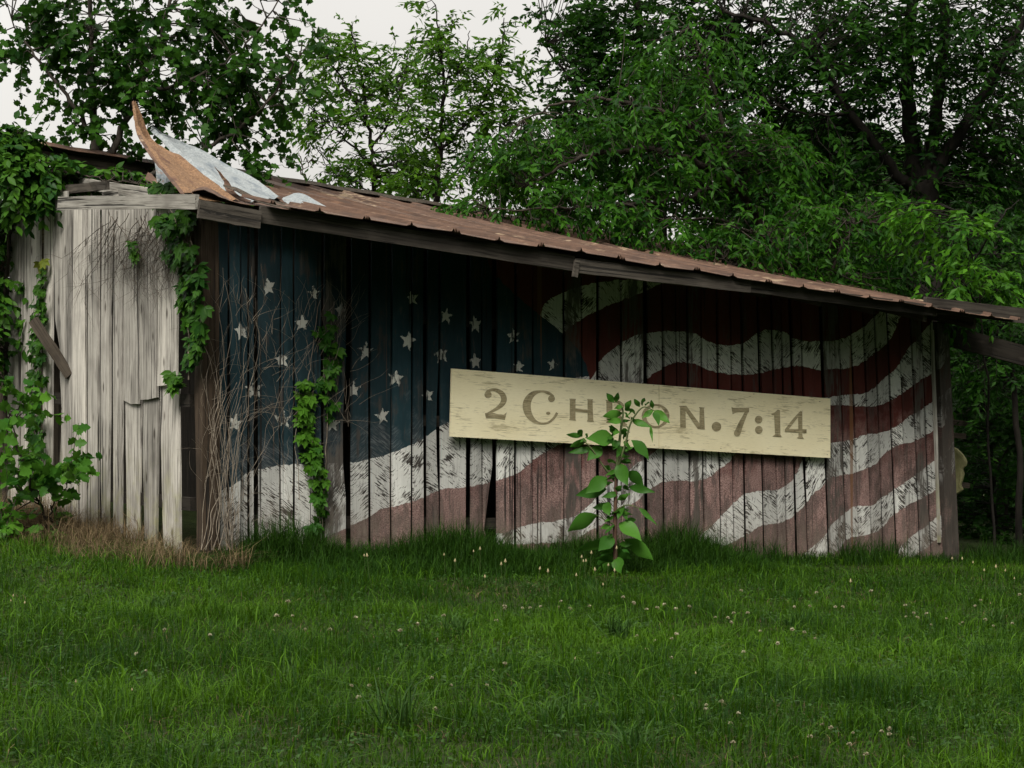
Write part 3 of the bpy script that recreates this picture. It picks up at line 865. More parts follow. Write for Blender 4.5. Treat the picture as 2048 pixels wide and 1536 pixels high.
torn([(300, 260, 19.0), (308, 267, 19.0), (343, 302, 18.95), (381, 332, 18.8), (442, 377, 18.5), (502, 405, 18.1)],
     [(302, 259, 19.1), (336, 277, 19.3), (390, 299, 19.5), (451, 329, 19.5), (521, 366, 19.2), (560, 396, 18.8)], 'zinc', 20, 10, .01, .03, crumple=.010)
torn([(564, 398, 18.9), (575, 408, 18.7), (600, 420, 18.6), (640, 426, 18.6), (678, 432, 18.6)],
     [(566, 396, 19.0), (592, 386, 19.1), (615, 392, 19.1), (650, 412, 18.9), (684, 430, 18.7)], 'zinc', 10, 5, .01)
torn([(428, 333, 18.3), (446, 360, 18.2), (452, 380, 18.1), (475, 398, 18.1), (505, 406, 18.1)],
     [(432, 337, 18.28), (452, 358, 18.15), (470, 384, 18.1), (490, 396, 18.12), (510, 404, 18.15)], 'rust', 10, 3, 0)
torn([(446, 369, 18.05), (480, 379, 18.05), (520, 397, 18.1), (555, 404, 18.2), (585, 414, 18.3)],
     [(447, 372, 18.04), (478, 386, 18.0), (518, 405, 18.0), (556, 413, 18.1), (586, 418, 18.25)], 'dark_wood', 10, 2, 0)
torn([(309, 318, 19.6), (312, 345, 19.5), (314, 372, 19.4)], [(345, 330, 19.7), (342, 350, 19.6), (338, 378, 19.5)], 'zinc', 6, 3, .01)
torn([(290, 356, 20.3), (298, 362, 20.2), (312, 372, 20.1)], [(296, 344, 20.4), (306, 350, 20.3), (318, 362, 20.2)], 'rust', 5, 3, .01)
# rusty eave flashing hanging on between the torn sheets and the sound ones
torn([(368, 389, 17.5), (404, 379, 17.6), (441, 394, 17.75), (479, 406, 17.9), (540, 414, 18.1), (600, 428, 18.35)],
     [(372, 385, 17.9), (408, 374, 18.0), (446, 388, 18.2), (484, 398, 18.35), (545, 406, 18.55), (606, 421, 18.75)], 'rust', 18, 3, 0, 0, crumple=.004)

# ------------------------------------------------------------------ the lettered sign
N = NT('cream_sign_paint')
oc = N.objc()
pm = N.vmap(oc, (1, 1, 1), (0, 0, 0), (0, R(-3.4), 0))
ck = N.noise(N.vmap(pm, (5, 1, 95)), 1.0, 4, .65, 1.2)
pt = N.noise(N.vmap(oc, (1.2, 1, 3.5)), 2.2, 4, .6)
fl = N.noise(N.vmap(pm, (14, 1, 260)), 1.0, 2, .6)
wv = N.noise(N.vmap(oc, (1, 1, 2)), 1.3, 3)
c_ = N.mix(N.rng(wv, .3, .7), (.78, .70, .46), (.87, .80, .56))
c_ = N.mix(N.m('MULTIPLY', N.rng(fl, .5, .7), .25), c_, (.50, .43, .26))
crk = N.rng(N.m('ADD', ck, N.m('MULTIPLY', N.m('SUBTRACT', pt, .5), .75)), .58, .68)
c_ = N.mix(N.m('MULTIPLY', crk, .7), c_, (.28, .23, .12))
M['sign'] = N.done(N.bsdf(c_, .7, 0, N.bump(ck, .3, .003), .25))
N = NT('faded_olive_lettering')
oc = N.objc()
pm = N.vmap(oc, (1, 1, 1), (0, 0, 0), (0, R(-3.4), 0))
ck = N.noise(N.vmap(pm, (7, 1, 150)), 1.0, 3, .65, .6)
pt = N.noise(oc, 11, 4, .65)
c_ = N.mix(N.rng(ck, .36, .6), (.20, .165, .09), (.40, .345, .21))
c_ = N.mix(N.m('MULTIPLY', N.rng(ck, .60, .70), .7), c_, (.66, .59, .38))
c_ = N.mix(N.rng(pt, .52, .75), c_, (.12, .10, .055))
M['letter'] = N.done(N.bsdf(c_, .75, 0, None, .2))
N = NT('nail_rust'); M['nail'] = N.done(N.bsdf((.035, .022, .015), .7, .3))
SY = -.10
sgn_o = empty('sign_board', (OX, OY, 0), TH)
tag(sgn_o, 'long cream painted plywood sign lettered 2 CHRON. 7:14 on the barn wall', 'sign')
def SP(px, py, y=SY): u, z = FRONT(px, py, y); return Vector((u, y, z))
def panel(c4, nx_=10):
    tl, tr, br, bl = [SP(*c) for c in c4]
    vs = []; fs = []
    for k in range(nx_ + 1):
        t = k / nx_
        top = tl.lerp(tr, t); bot = bl.lerp(br, t)
        w = .0015 * math.sin(3 * t + c4[0][0])
        vs += [top + Vector((0, w, 0)), bot + Vector((0, w, 0)), bot + Vector((0, w + .016, 0)), top + Vector((0, w + .016, 0))]
    for k in range(nx_):
        a = 4 * k
        for q in range(4): fs.append((a + q, a + (q + 1) % 4, a + 4 + (q + 1) % 4, a + 4 + q)[::-1])
    fs += [(0, 1, 2, 3), tuple(4 * nx_ + q for q in (3, 2, 1, 0))]
    return mesh_py('panel', vs, fs, M['sign'], sgn_o)
def edge(px, top): 
    t = (px - 903) / (1661 - 903)
    return 737 + 60 * t if top else 873.5 + 42.5 * t
panel([(903, 737), (1317.6, edge(1317.6, 1)), (1317.6, edge(1317.6, 0)), (900, 873)])
panel([(1318.6, edge(1318.6, 1)), (1661, 797), (1661, 916), (1318.6, edge(1318.6, 0))])
for (a, b) in [((960, 760), (960, 860)), ((1300, 790), (1300, 880)), ((1600, 815), (1600, 895))]:   # battens that carry it
    p0 = SP(*a); p1 = SP(*b)
    beam('batten', (p0.x, -.052, p0.z), (p1.x, -.052, p1.z), .07, .05, M['dark_wood'], sgn_o, Vector((0, 1, 0)), .002, 3)
for (x, y) in [(1308, 771), (1345, 774), (1508, 788), (1640, 803), (1332, 892), (1442, 897), (1309, 890), (1655, 909), (920, 750), (908, 866), (1100, 765), (1180, 880)]:
    p = SP(x, y, SY - .004)
    t_ = Tubes(); t_.add([p, p + Vector((0, .012, 0))], [.004, .004], 6)
    t_.build('nail', M['nail'], sgn_o)

def stroke(path, n=7):
    pts = curve_pts([Vector((x, y, w)) for x, y, w in path], n)
    L_, R_ = [], []
    for i, p in enumerate(pts):
        a = pts[max(i - 1, 0)]; b = pts[min(i + 1, len(pts) - 1)]
        d = Vector((b.x - a.x, b.y - a.y)); d = d.normalized() if d.length else Vector((1, 0))
        nn = Vector((-d.y, d.x)) * p.z / 2
        L_.append((p.x + nn.x, p.y + nn.y)); R_.append((p.x - nn.x, p.y - nn.y))
    return ('strip', L_, R_)
def disc(x, y, rx, ry=None, n=20):
    ry = ry or rx
    return ('poly', [(x + rx * math.cos(2 * math.pi * k / n), y + ry * math.sin(2 * math.pi * k / n)) for k in range(n)])
def poly(*p): return ('poly', list(p))
def oval(x, y, rx, ry, ix, iy, n=32):
    a = [(x + rx * math.cos(2 * math.pi * k / n), y + ry * math.sin(2 * math.pi * k / n)) for k in range(n + 1)]
    b = [(x + ix * math.cos(2 * math.pi * k / n), y + iy * math.sin(2 * math.pi * k / n)) for k in range(n + 1)]
    return ('strip', a, b)
def letter(pieces, ox, oy, sc):
    vs = []; fs = []
    for k, pc in enumerate(pieces):
        y = SY - .0025 - .0006 * k
        cv = lambda p: SP(ox + p[0] / sc, oy + p[1] / sc, y)
        if pc[0] == 'poly':
            b = len(vs); vs += [cv(p) for p in pc[1]]
            fs.append(tuple(range(b, len(vs))))
        else:
            b = len(vs); n = len(pc[1])
            for l, r in zip(pc[1], pc[2]): vs += [cv(l), cv(r)]
            for i in range(n - 1): fs.append((b + 2 * i, b + 2 * i + 1, b + 2 * i + 3, b + 2 * i + 2))
    return mesh_py('letter', vs, fs, M['letter'], sgn_o)
A_ = (880, 720, 5.12); B_ = (1280, 740, 5.12)
letter([disc(492, 355, 37), stroke([(462, 350, 14), (490, 318, 24), (560, 306, 34), (628, 340, 52), (655, 400, 60), (632, 455, 50), (570, 505, 32), (480, 552, 18)]),
        poly((460, 545), (520, 535), (600, 556), (655, 560), (684, 535), (664, 612), (560, 598), (470, 597))], *A_)
letter([disc(1142, 396, 35), stroke([(1165, 370, 14), (1110, 338, 30), (1040, 320, 20), (960, 342, 48), (906, 400, 74), (888, 470, 84), (906, 550, 72), (960, 620, 44), (1030, 650, 22), (1110, 640, 22), (1165, 595, 24), (1200, 540, 26)]), disc(1108, 545, 22, 15)], *A_)
letter([poly((1322, 396), (1394, 398), (1388, 410), (1387, 605), (1396, 625), (1320, 614), (1328, 600), (1330, 410)), poly((1505, 402), (1566, 402), (1562, 415), (1570, 618), (1578, 634), (1505, 628), (1512, 612), (1511, 414)),
        poly((1380, 495), (1515, 508), (1515, 540), (1380, 528))], *A_)
letter([poly((1696, 410), (1768, 412), (1764, 425), (1768, 632), (1776, 646), (1700, 642), (1707, 630), (1703, 424)), stroke([(1750, 424, 18), (1820, 428, 26), (1862, 470, 48), (1830, 515, 28), (1755, 528, 18)]), stroke([(1790, 525, 30), (1830, 580, 46), (1880, 655, 44), (1915, 664, 16)])], *A_)
letter([oval(160, 470, 142, 123, 96, 104)], *B_)
letter([poly((398, 368), (470, 366), (465, 380), (470, 595), (412, 595), (410, 380)), poly((430, 368), (474, 366), (640, 590), (632, 607), (592, 605)), poly((602, 380), (662, 385), (655, 395), (664, 608), (606, 604), (612, 395))], *B_)
letter([disc(783, 580, 49)], *B_)
letter([poly((936, 378), (960, 388), (1118, 388), (1116, 432), (1000, 430), (948, 452)), stroke([(1104, 400, 30), (1072, 470, 38), (1030, 560, 54), (1000, 640, 64)]), disc(995, 646, 33)], *B_)
letter([disc(1215, 507, 39), disc(1217, 612, 39)], *B_)
letter([poly((1342, 448), (1380, 434), (1412, 404), (1434, 414), (1438, 660), (1452, 686), (1356, 680), (1382, 662), (1374, 462), (1350, 460))], *B_)
letter([poly((1612, 480), (1662, 412), (1664, 680), (1678, 706), (1604, 697), (1624, 682), (1618, 480)), stroke([(1652, 424, 22), (1570, 520, 30), (1496, 618, 30)]), poly((1484, 602), (1706, 606), (1706, 646), (1484, 630))], *B_)

# ------------------------------------------------------------------ foliage materials
M['maple'] = leaf_mat('maple_leaf', (.006, .027, .004), (.036, .105, .010), .28)
M['slender'] = leaf_mat('slender_tree_leaf', (.014, .052, .004), (.072, .165, .010), .38)
M['dark_leaf'] = leaf_mat('deep_green_leaf', (.003, .017, .002), (.023, .078, .006), .3, .5)
M['lance'] = leaf_mat('hanging_lance_leaf', (.005, .029, .003), (.040, .126, .008), .32)
M['bright'] = leaf_mat('bright_shoot_leaf', (.016, .066, .005), (.072, .20, .012), .35)
M['creeper'] = leaf_mat('creeper_leaf', (.016, .066, .008), (.070, .180, .016), .25, .4)
M['ivy'] = leaf_mat('ivy_leaf', (.010, .042, .006), (.052, .135, .012), .2, .4)
M['yellow'] = leaf_mat('yellowing_leaf', (.12, .16, .02), (.26, .26, .04), .3)
M['poke'] = leaf_mat('pokeweed_leaf', (.020, .075, .010), (.060, .165, .020), .25, .4)
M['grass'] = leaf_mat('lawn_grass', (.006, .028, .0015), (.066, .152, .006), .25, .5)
M['tall_grass'] = leaf_mat('tall_grass', (.006, .024, .003), (.034, .088, .008), .2, .5)
M['dry_grass'] = leaf_mat('dry_grass', (.045, .032, .018), (.225, .165, .092), .15, .7)
M['weed'] = leaf_mat('weed_blade', (.016, .046, .010), (.045, .10, .018), .2, .4)
M['far_leaf'] = leaf_mat('far_leaf', (.005, .022, .003), (.028, .080, .008), .25, .6)
M['bark'] = bark_mat('grey_brown_bark', (.018, .014, .011), (.055, .045, .036))
M['bark_dark'] = bark_mat('dark_bark', (.008, .007, .006), (.024, .020, .016))
M['bark_maple'] = bark_mat('maple_bark', (.03, .026, .022), (.10, .085, .07))
M['dry_vine'] = bark_mat('dry_vine_bark', (.10, .082, .064), (.30, .255, .20), 30)
M['dead_twig'] = bark_mat('dead_twig_bark', (.045, .036, .028), (.14, .115, .09), 30)
M['green_stem'] = bark_mat('green_stem', (.05, .07, .025), (.10, .12, .05), 20)
M['red_stem'] = bark_mat('reddish_stem', (.055, .026, .022), (.10, .06, .04), 20)

# ------------------------------------------------------------------ trees
def tree(name, label, limbs, blobs, tmpl, size, mat, bark, k=12, ln=.45, droop=.35, group=None, ground_d=None, twig_r=.005, upright=0.0, cat='tree', flat=.5, keep_twigs=.5):
    base = limbs[0][0][0]
    bx = (base[0] - 1024) / F * base[2]
    root = empty(name, (bx, base[2], float(ground(bx, base[2]))))
    tag(root, label, cat, group)
    off = Vector(root.location)
    T = Tubes(); samples = []
    for pts, ra, rb in limbs:
        c = curve_pts([PX(*p) for p in pts], 6)
        n = len(c)
        c = [p + Vector(rng.normal(size=3) * .015 * min(1, i)) for i, p in enumerate(c)]
        T.add([p - off for p in c], np.linspace(ra, rb, n), 8 if ra > .04 else 5)
        samples += [np.array(p) for p in c]
    samples = np.array(samples)
    Lv = Leaves()
    TW = Tubes()
    for (px, py, d, rx, ry, rz, n) in blobs:
        c0 = np.array(PX(px, py, d)); sx = rx / F * d; sz = ry / F * d
        u = unit(rng.normal(size=(n, 3))) * (rng.random((n, 1)) ** .45)
        u *= 1 + .25 * (vnoise(u[:, 0] * 2 + px, u[:, 2] * 2 + py, 1.3)[:, None] - .5)
        C = c0 + u * np.array([sx, rz, sz])
        for c in C:
            q = samples[np.argmin(((samples - c) ** 2).sum(1) + .3 * np.maximum(0, samples[:, 2] - c[2]))]
            dv = c - q; dl = np.linalg.norm(dv) + 1e-6
            dr = dv / dl * .7 + rng.normal(size=3) * .45 + np.array([0, 0, upright])
            dr /= np.linalg.norm(dr)
            L_ = ln * rng.uniform(.6, 1.3)
            t = np.linspace(.05, 1, k) + rng.normal(size=k) * .03
            p = c + dr * (t * L_)[:, None] + np.array([0, 0, -1.0]) * (droop * L_ * t ** 2)[:, None]
            sd = np.cross(dr, [0, 0, 1.0]); sd /= np.linalg.norm(sd) + 1e-6
            sg = np.where(np.arange(k) % 2 == 0, 1, -1)[:, None]
            dirs = dr * .55 + sd * sg * .8 + np.array([0, 0, -droop]) + rng.normal(size=(k, 3)) * .35
            nor = np.array([0, -.25, flat]) + rng.normal(size=(k, 3)) * .45
            tint = np.clip(rng.normal(.42, .24) + rng.normal(size=k) * .16, 0, 1)
            Lv.add(p, dirs, nor, size * rng.uniform(.65, 1.2, k), tint)
            if rng.random() < keep_twigs:
                s0 = c - dv * min(1.0, .9 / dl)
                bend = rng.normal(size=3) * .05
                TW.add([s0, (s0 + c) / 2 + bend, c, p[k // 2], p[-1]], [twig_r * 1.8, twig_r * 1.4, twig_r, twig_r * .7, twig_r * .4], 3)
    # everything relative to the root
    Lv.p = [p - np.array(off) for p in Lv.p]
    TW.v = [v - np.array(off) for v in TW.v]
    tk = T.build('trunk', M[bark], root)
    if TW.v: TW.build('branches', M[bark], tk)
    Lv.build('crown', tmpl, M[mat], root)
    return root

tree('maple_tree', 'broad leaved maple growing up through the open end of the barn roof',
     [([(208, 1085, 22.4), (204, 700, 22.4), (200, 450, 22.4), (197, 345, 22.4)], .085, .07),
      ([(197, 350, 22.4), (190, 270, 22.4), (186, 180, 22.4), (182, 60, 22.4), (178, -160, 22.4)], .055, .02),
      ([(199, 345, 22.4), (232, 290, 22.3), (275, 190, 22.3), (320, 80, 22.3), (365, -140, 22.3)], .05, .015),
      ([(200, 380, 22.4), (300, 350, 22.2), (410, 300, 22.1), (520, 220, 22.0), (600, 110, 22.0)], .035, .01),
      ([(190, 280, 22.4), (130, 190, 22.3), (70, 110, 22.2), (20, 40, 22.2)], .03, .008),
      ([(275, 190, 22.3), (380, 160, 22.2), (480, 100, 22.1), (560, 0, 22.0)], .025, .008)],
     [(190, 90, 22.4, 120, 130, .7, 105), (60, 70, 22.3, 70, 95, .5, 44), (320, 90, 22.4, 110, 130, .7, 101), (180, 215, 22.3, 70, 55, .4, 26), (300, 205, 22.3, 70, 70, .5, 34),
      (430, 190, 22.2, 95, 95, .6, 68), (520, 150, 22.1, 80, 100, .5, 47), (480, 290, 22.2, 80, 50, .4, 26), (420, 40, 22.3, 110, 90, .6, 57), (545, 40, 22.1, 60, 70, .4, 13), (160, 292, 22.3, 40, 30, .3, 8), (330, 350, 22.6, 80, 25, .4, 17), (250, -120, 22.4, 300, 90, 1.0, 135), (510, -90, 22.2, 100, 60, .5, 23), (605, 130, 22.0, 35, 60, .3, 10), (235, 300, 22.6, 50, 40, .3, 13)],
     MAPLE, .102, 'maple', 'bark_maple', 9, .42, .5, flat=.15)

tree('slender_tree', 'slim young tree with thin dark trunk behind the maple branches',
     [([(700, 1120, 27), (745, 500, 27), (748, 395, 27), (744, 320, 27), (735, 230, 27), (715, 120, 27), (702, 50, 27)], .05, .008),
      ([(738, 250, 27), (690, 170, 26.8), (640, 90, 26.7), (625, 45, 26.7)], .02, .005), ([(741, 300, 27), (790, 220, 27), (815, 120, 27), (830, 70, 27)], .02, .005), ([(745, 330, 27), (680, 270, 26.8), (600, 190, 26.8)], .02, .005),
      ([(748, 390, 27), (690, 350, 27), (660, 330, 27)], .012, .004)],
     [(735, 190, 27, 75, 90, .6, 112), (650, 120, 26.8, 40, 70, .4, 39), (700, 110, 27, 40, 60, .4, 35), (640, 250, 26.8, 60, 60, .4, 49), (700, 340, 27, 60, 45, .5, 55), (800, 320, 27, 55, 60, .5, 65), (800, 150, 27, 40, 80, .4, 40), (770, 370, 27.2, 90, 25, .5, 49), (618, 190, 26.8, 30, 40, .3, 16)],
     LANCE, .122, 'slender', 'bark_dark', 10, .34, .45, upright=.15)
tree('slender_tree', 'taller forked young tree rising behind the middle of the roof ridge',
     [([(872, 1120, 26), (870, 500, 26), (872, 410, 26), (879, 300, 26), (886, 200, 26), (884, 120, 26), (872, 10, 26)], .06, .008),
      ([(879, 305, 26), (845, 255, 26), (815, 215, 25.9), (790, 150, 25.9)], .022, .006), ([(880, 300, 26), (935, 245, 26), (975, 190, 26), (1000, 110, 26), (1008, 40, 26)], .024, .006), ([(884, 180, 26), (930, 110, 26), (940, 60, 26)], .014, .005), ([(874, 390, 26), (940, 310, 26), (1010, 260, 26)], .016, .005)],
     [(885, 130, 26, 65, 75, .5, 96), (880, 60, 26, 25, 45, .3, 20), (845, 15, 26, 14, 26, .2, 6), (960, 160, 26, 60, 75, .5, 74), (1000, 120, 26, 40, 60, .4, 35), (1006, 40, 26, 10, 40, .2, 6), (840, 240, 26, 60, 60, .5, 65), (930, 260, 26, 60, 50, .5, 55), (1010, 240, 26, 50, 60, .4, 44), (850, 360, 26, 70, 35, .5, 65), (960, 350, 26, 70, 45, .5, 65), (1020, 330, 26, 50, 60, .4, 49)],
     LANCE, .118, 'slender', 'bark_dark', 10, .34, .45, upright=.15)
tree('bare_sapling', 'thin nearly bare sapling poking above the ridge beside the maple',
     [([(612, 1120, 26.5), (612, 500, 26.5), (610, 370, 26.5), (603, 335, 26.5), (598, 305, 26.5)], .02, .006), ([(605, 345, 26.5), (625, 315, 26.5), (640, 300, 26.5)], .006, .003), ([(604, 340, 26.5), (575, 333, 26.5), (560, 330, 26.5)], .005, .003)],
     [(620, 330, 26.5, 25, 25, .2, 4)], LANCE, .07, 'slender', 'bark', 5, .25, .3)

BIG = [([(1862, 1120, 27), (1856, 700, 27), (1850, 480, 27), (1846, 372, 27)], .24, .20),
       ([(1842, 385, 27), (1826, 300, 27), (1816, 190, 27), (1820, 60, 27), (1826, -160, 27)], .13, .06),
       ([(1848, 380, 27), (1868, 290, 27), (1878, 170, 27), (1888, 40, 27), (1900, -160, 27)], .11, .05),
       ([(1852, 390, 27), (1900, 300, 26.8), (1950, 215, 26.6), (2010, 110, 26.4), (2070, 10, 26.2)], .10, .04),
       ([(1838, 392, 27), (1780, 330, 26.8), (1700, 225, 26.6), (1640, 125, 26.4), (1560, 60, 26.3), (1450, 20, 26.2)], .085, .025),
       ([(1700, 225, 26.6), (1620, 230, 26.3), (1540, 210, 26.2)], .03, .01)]
tree('spreading_tree', 'large dark tree with four stems forking above the barn far end', BIG,
     [(1820, 60, 27, 260, 170, 1.6, 456), (1620, 120, 26.8, 210, 170, 1.4, 395), (1990, 150, 27, 140, 220, 1.4, 289), (1700, 300, 27.2, 230, 110, 1.3, 289), (1960, 330, 27.4, 150, 110, 1.3, 213), (1450, 90, 27, 150, 140, 1.2, 228), (1800, -120, 27, 420, 110, 1.8, 274), (1400, -90, 27, 200, 90, 1.2, 91)],
     LANCE, .135, 'dark_leaf', 'bark_dark', 13, .5, .45)
tree('round_leaved_tree', 'dense round leaved tree whose edge stands against the pale sky',
     [([(1330, 1120, 28.5), (1330, 700, 28.5), (1320, 450, 28.5), (1300, 250, 28.5), (1280, 80, 28.5), (1270, -100, 28.5)], .13, .04), ([(1310, 380, 28.5), (1230, 270, 28.3), (1150, 170, 28.2), (1090, 90, 28.2)], .05, .012), ([(1300, 250, 28.5), (1400, 160, 28.5), (1480, 60, 28.5)], .05, .012), ([(1315, 400, 28.5), (1200, 350, 28.4), (1110, 290, 28.3)], .04, .01)],
     [(1150, 90, 28.3, 90, 120, .9, 177), (1240, 220, 28.4, 140, 120, 1.0, 274), (1300, 60, 28.5, 150, 120, 1.0, 242), (1120, 280, 28.3, 80, 80, .7, 103), (1380, 260, 28.6, 150, 130, 1.0, 258), (1260, 380, 28.6, 170, 70, 1.0, 194), (1230, -90, 28.4, 220, 80, 1.2, 112), (1500, 380, 28.8, 150, 90, 1.0, 162), (1110, 400, 28.5, 70, 40, .6, 48)],
     OVATE, .105, 'dark_leaf', 'bark_dark', 13, .45, .3)
tree('overhanging_tree', 'tree with long drooping leaf sprays hanging over the rusty roof',
     [([(1560, 1120, 25.6), (1550, 700, 25.6), (1530, 480, 25.6), (1480, 380, 25.4), (1380, 320, 25.0), (1260, 300, 24.6), (1150, 320, 24.3), (1060, 370, 24.1)], .09, .012),
      ([(1500, 400, 25.4), (1400, 270, 25.0), (1280, 210, 24.8), (1150, 200, 24.6), (1050, 240, 24.5)], .045, .01), ([(1450, 360, 25.3), (1350, 400, 24.8), (1220, 410, 24.2), (1100, 420, 23.9), (980, 420, 23.8)], .035, .008), ([(1480, 380, 25.4), (1430, 180, 25.2), (1380, 60, 25.2)], .04, .01), ([(1530, 480, 25.6), (1440, 440, 24.8), (1330, 440, 24.3)], .03, .008)],
     [(1100, 300, 24.5, 110, 70, .6, 90), (1240, 250, 24.8, 130, 80, .7, 120), (1030, 350, 24.2, 60, 50, .4, 39), (1150, 400, 24.1, 110, 35, .5, 66), (960, 415, 23.8, 60, 20, .25, 21), (1080, 440, 23.9, 80, 16, .3, 23), (1300, 350, 24.8, 140, 80, .7, 129), (1420, 250, 25.1, 130, 110, .7, 120), (1350, 110, 25.2, 120, 110, .7, 99), (1280, 440, 24.3, 110, 30, .5, 60), (1000, 290, 24.4, 40, 30, .3, 12), (1520, 330, 25.3, 120, 100, .7, 104)],
     LANCE, .125, 'lance', 'bark', 14, .5, .75)
tree('leafy_shrub', 'bushy green shrub crowding the roof edge over the barn right half',
     [([(1640, 1120, 24.8), (1635, 800, 24.8), (1620, 620, 24.8), (1580, 520, 24.5), (1520, 470, 24.3), (1460, 450, 24.1)], .05, .01), ([(1630, 640, 24.8), (1680, 500, 24.6), (1720, 440, 24.5)], .035, .01), ([(1620, 600, 24.8), (1500, 540, 24.3), (1420, 510, 24.1)], .02, .008)],
     [(1500, 480, 24.3, 120, 55, .5, 112), (1630, 460, 24.5, 120, 70, .6, 112), (1420, 490, 24.2, 80, 35, .4, 50), (1580, 545, 24.5, 130, 30, .4, 55), (1740, 440, 24.7, 110, 60, .6, 82), (1700, 560, 24.8, 120, 40, .5, 55)],
     LANCE, .115, 'lance', 'bark', 12, .42, .7)
tree('leafy_shrub', 'bright leaved shrub drooping past the end of the eave',
     [([(1990, 1110, 24.2), (1975, 800, 24.2), (1960, 600, 24.0), (1935, 480, 23.7), (1925, 430, 23.6)], .018, .007), ([(1960, 620, 24.0), (1920, 560, 23.3), (1900, 590, 23.1)], .015, .006), ([(1950, 520, 23.9), (2000, 440, 23.7), (2040, 400, 23.7)], .015, .006)],
     [(1930, 480, 23.6, 40, 60, .3, 26), (1915, 575, 23.2, 45, 30, .25, 18), (1850, 430, 23.9, 60, 40, .4, 24), (1990, 560, 23.8, 50, 60, .3, 20)],
     LANCE, .14, 'bright', 'bark_dark', 13, .40, .6)
tree('dark_bush', 'deep green bush behind the bright drooping shrub',
     [([(2040, 1110, 26), (2030, 800, 26), (2000, 560, 26), (1960, 440, 26)], .05, .012), ([(2030, 780, 26), (1980, 700, 26), (1940, 660, 26)], .025, .008)],
     [(1960, 470, 25.6, 120, 70, .6, 90), (1990, 580, 25.8, 90, 70, .6, 70), (1970, 720, 26, 80, 90, .6, 80), (1800, 520, 26, 110, 80, .6, 80)],
     LANCE, .12, 'dark_leaf', 'bark_dark', 13, .45, .5)
tree('understory_bush', 'shaded bush filling the gap right of the barn corner',
     [([(1990, 1120, 28), (1985, 950, 28), (1970, 820, 28), (1950, 700, 28)], .05, .012), ([(1985, 960, 28), (2040, 850, 28), (2080, 760, 28)], .025, .008)],
     [(1960, 800, 28, 90, 110, .8, 110), (2040, 880, 27.5, 60, 130, .7, 90), (1960, 960, 28.4, 80, 100, .8, 90), (2030, 1060, 27.6, 80, 60, .7, 60), (1930, 1050, 28.6, 60, 70, .6, 50), (2060, 700, 28, 60, 90, .7, 60)],
     OVATE, .10, 'dark_leaf', 'bark_dark', 13, .4, .3, cat='bush')
tree('thicket_tree', 'shadowy thin trunked tree deep in the thicket right of the barn',
     [([(2000, 1105, 33), (2000, 900, 33), (1998, 600, 33), (1990, 300, 33)], .12, .06)],
     [(1960, 620, 33, 130, 160, 1.5, 160), (2020, 850, 33, 120, 200, 1.5, 160), (1940, 980, 34, 110, 120, 1.2, 90), (1750, 420, 34, 260, 120, 1.8, 160), (1990, 350, 34, 140, 160, 1.5, 120), (1450, 430, 34, 220, 80, 1.6, 90)],
     OVATE, .14, 'far_leaf', 'bark_dark', 12, .5, .3)
for k, (x, y, d, lab) in enumerate([(1088, 448, 60, 'hazy rounded far tree seen above the roof ridge'), (1150, 462, 70, 'farther low tree crown beside the hazy one over the ridge')]):
    tree('far_tree', lab, [([(x, 860, d), (x, 600, d), (x, y - 10, d)], .2, .08)], [(x, y, d, 42, 32, 1.5, 110), (x + 15, y + 70, d, 70, 60, 2, 80)], OVATE, .22, 'far_leaf', 'bark', 12, .5, .2, group='far trees over the ridge')

# ------------------------------------------------------------------ woodland: unseen belts added to block low sky light, and the seen backdrop
def woodland(name, pts, hmax, n, size, mat):
    Lv = Leaves()
    P = []
    for (x0, y0, x1, y1) in pts:
        m = n
        t = rng.random(m)
        x = x0 + (x1 - x0) * t; y = y0 + (y1 - y0) * t
        h = hmax * (.65 + .5 * vnoise(x, y, .22, 5))
        z = rng.random(m) ** .8 * h
        wdt = 2.2 * np.sqrt(np.clip(1 - (z / h) ** 2, .05, 1))
        nx_, ny_ = -(y1 - y0), (x1 - x0); nl = math.hypot(nx_, ny_)
        o_ = np.clip(rng.normal(size=m), -1.6, 1.6) * wdt
        p = np.stack([x + nx_ / nl * o_, y + ny_ / nl * o_, z + ground(x, y)], 1)
        Lv.add(p, rand_unit(m) + np.array([0, 0, -.4]), rand_unit(m) + np.array([0, 0, .5]), size * rng.uniform(.6, 1.3, m), np.clip(rng.normal(.35, .2, m), 0, 1))
    return tag(Lv.build(name, OVATE, M[mat], None), 'leafy woodland mass, part seen backdrop, part added unseen sky screen', 'woodland', kind='stuff')
woodland('woodland', [(-40, -15, 26, -17), (-40, -15, -32, 12)], 20, 20000, 1.0, 'dark_leaf')  # unseen belt behind the viewer and left, added to darken the upper wall
woodland('woodland', [(26, -17, 17, 4), (17, 4, 14, 24)], 15, 20000, .55, 'dark_leaf')  # unseen belt on the right, added to block sky light from that side
woodland('woodland', [(7.5, 36, 40, 33), (9.5, 31, 26, 27), (4.2, 38, 10, 35)], 7.4, 10000, .36, 'far_leaf')

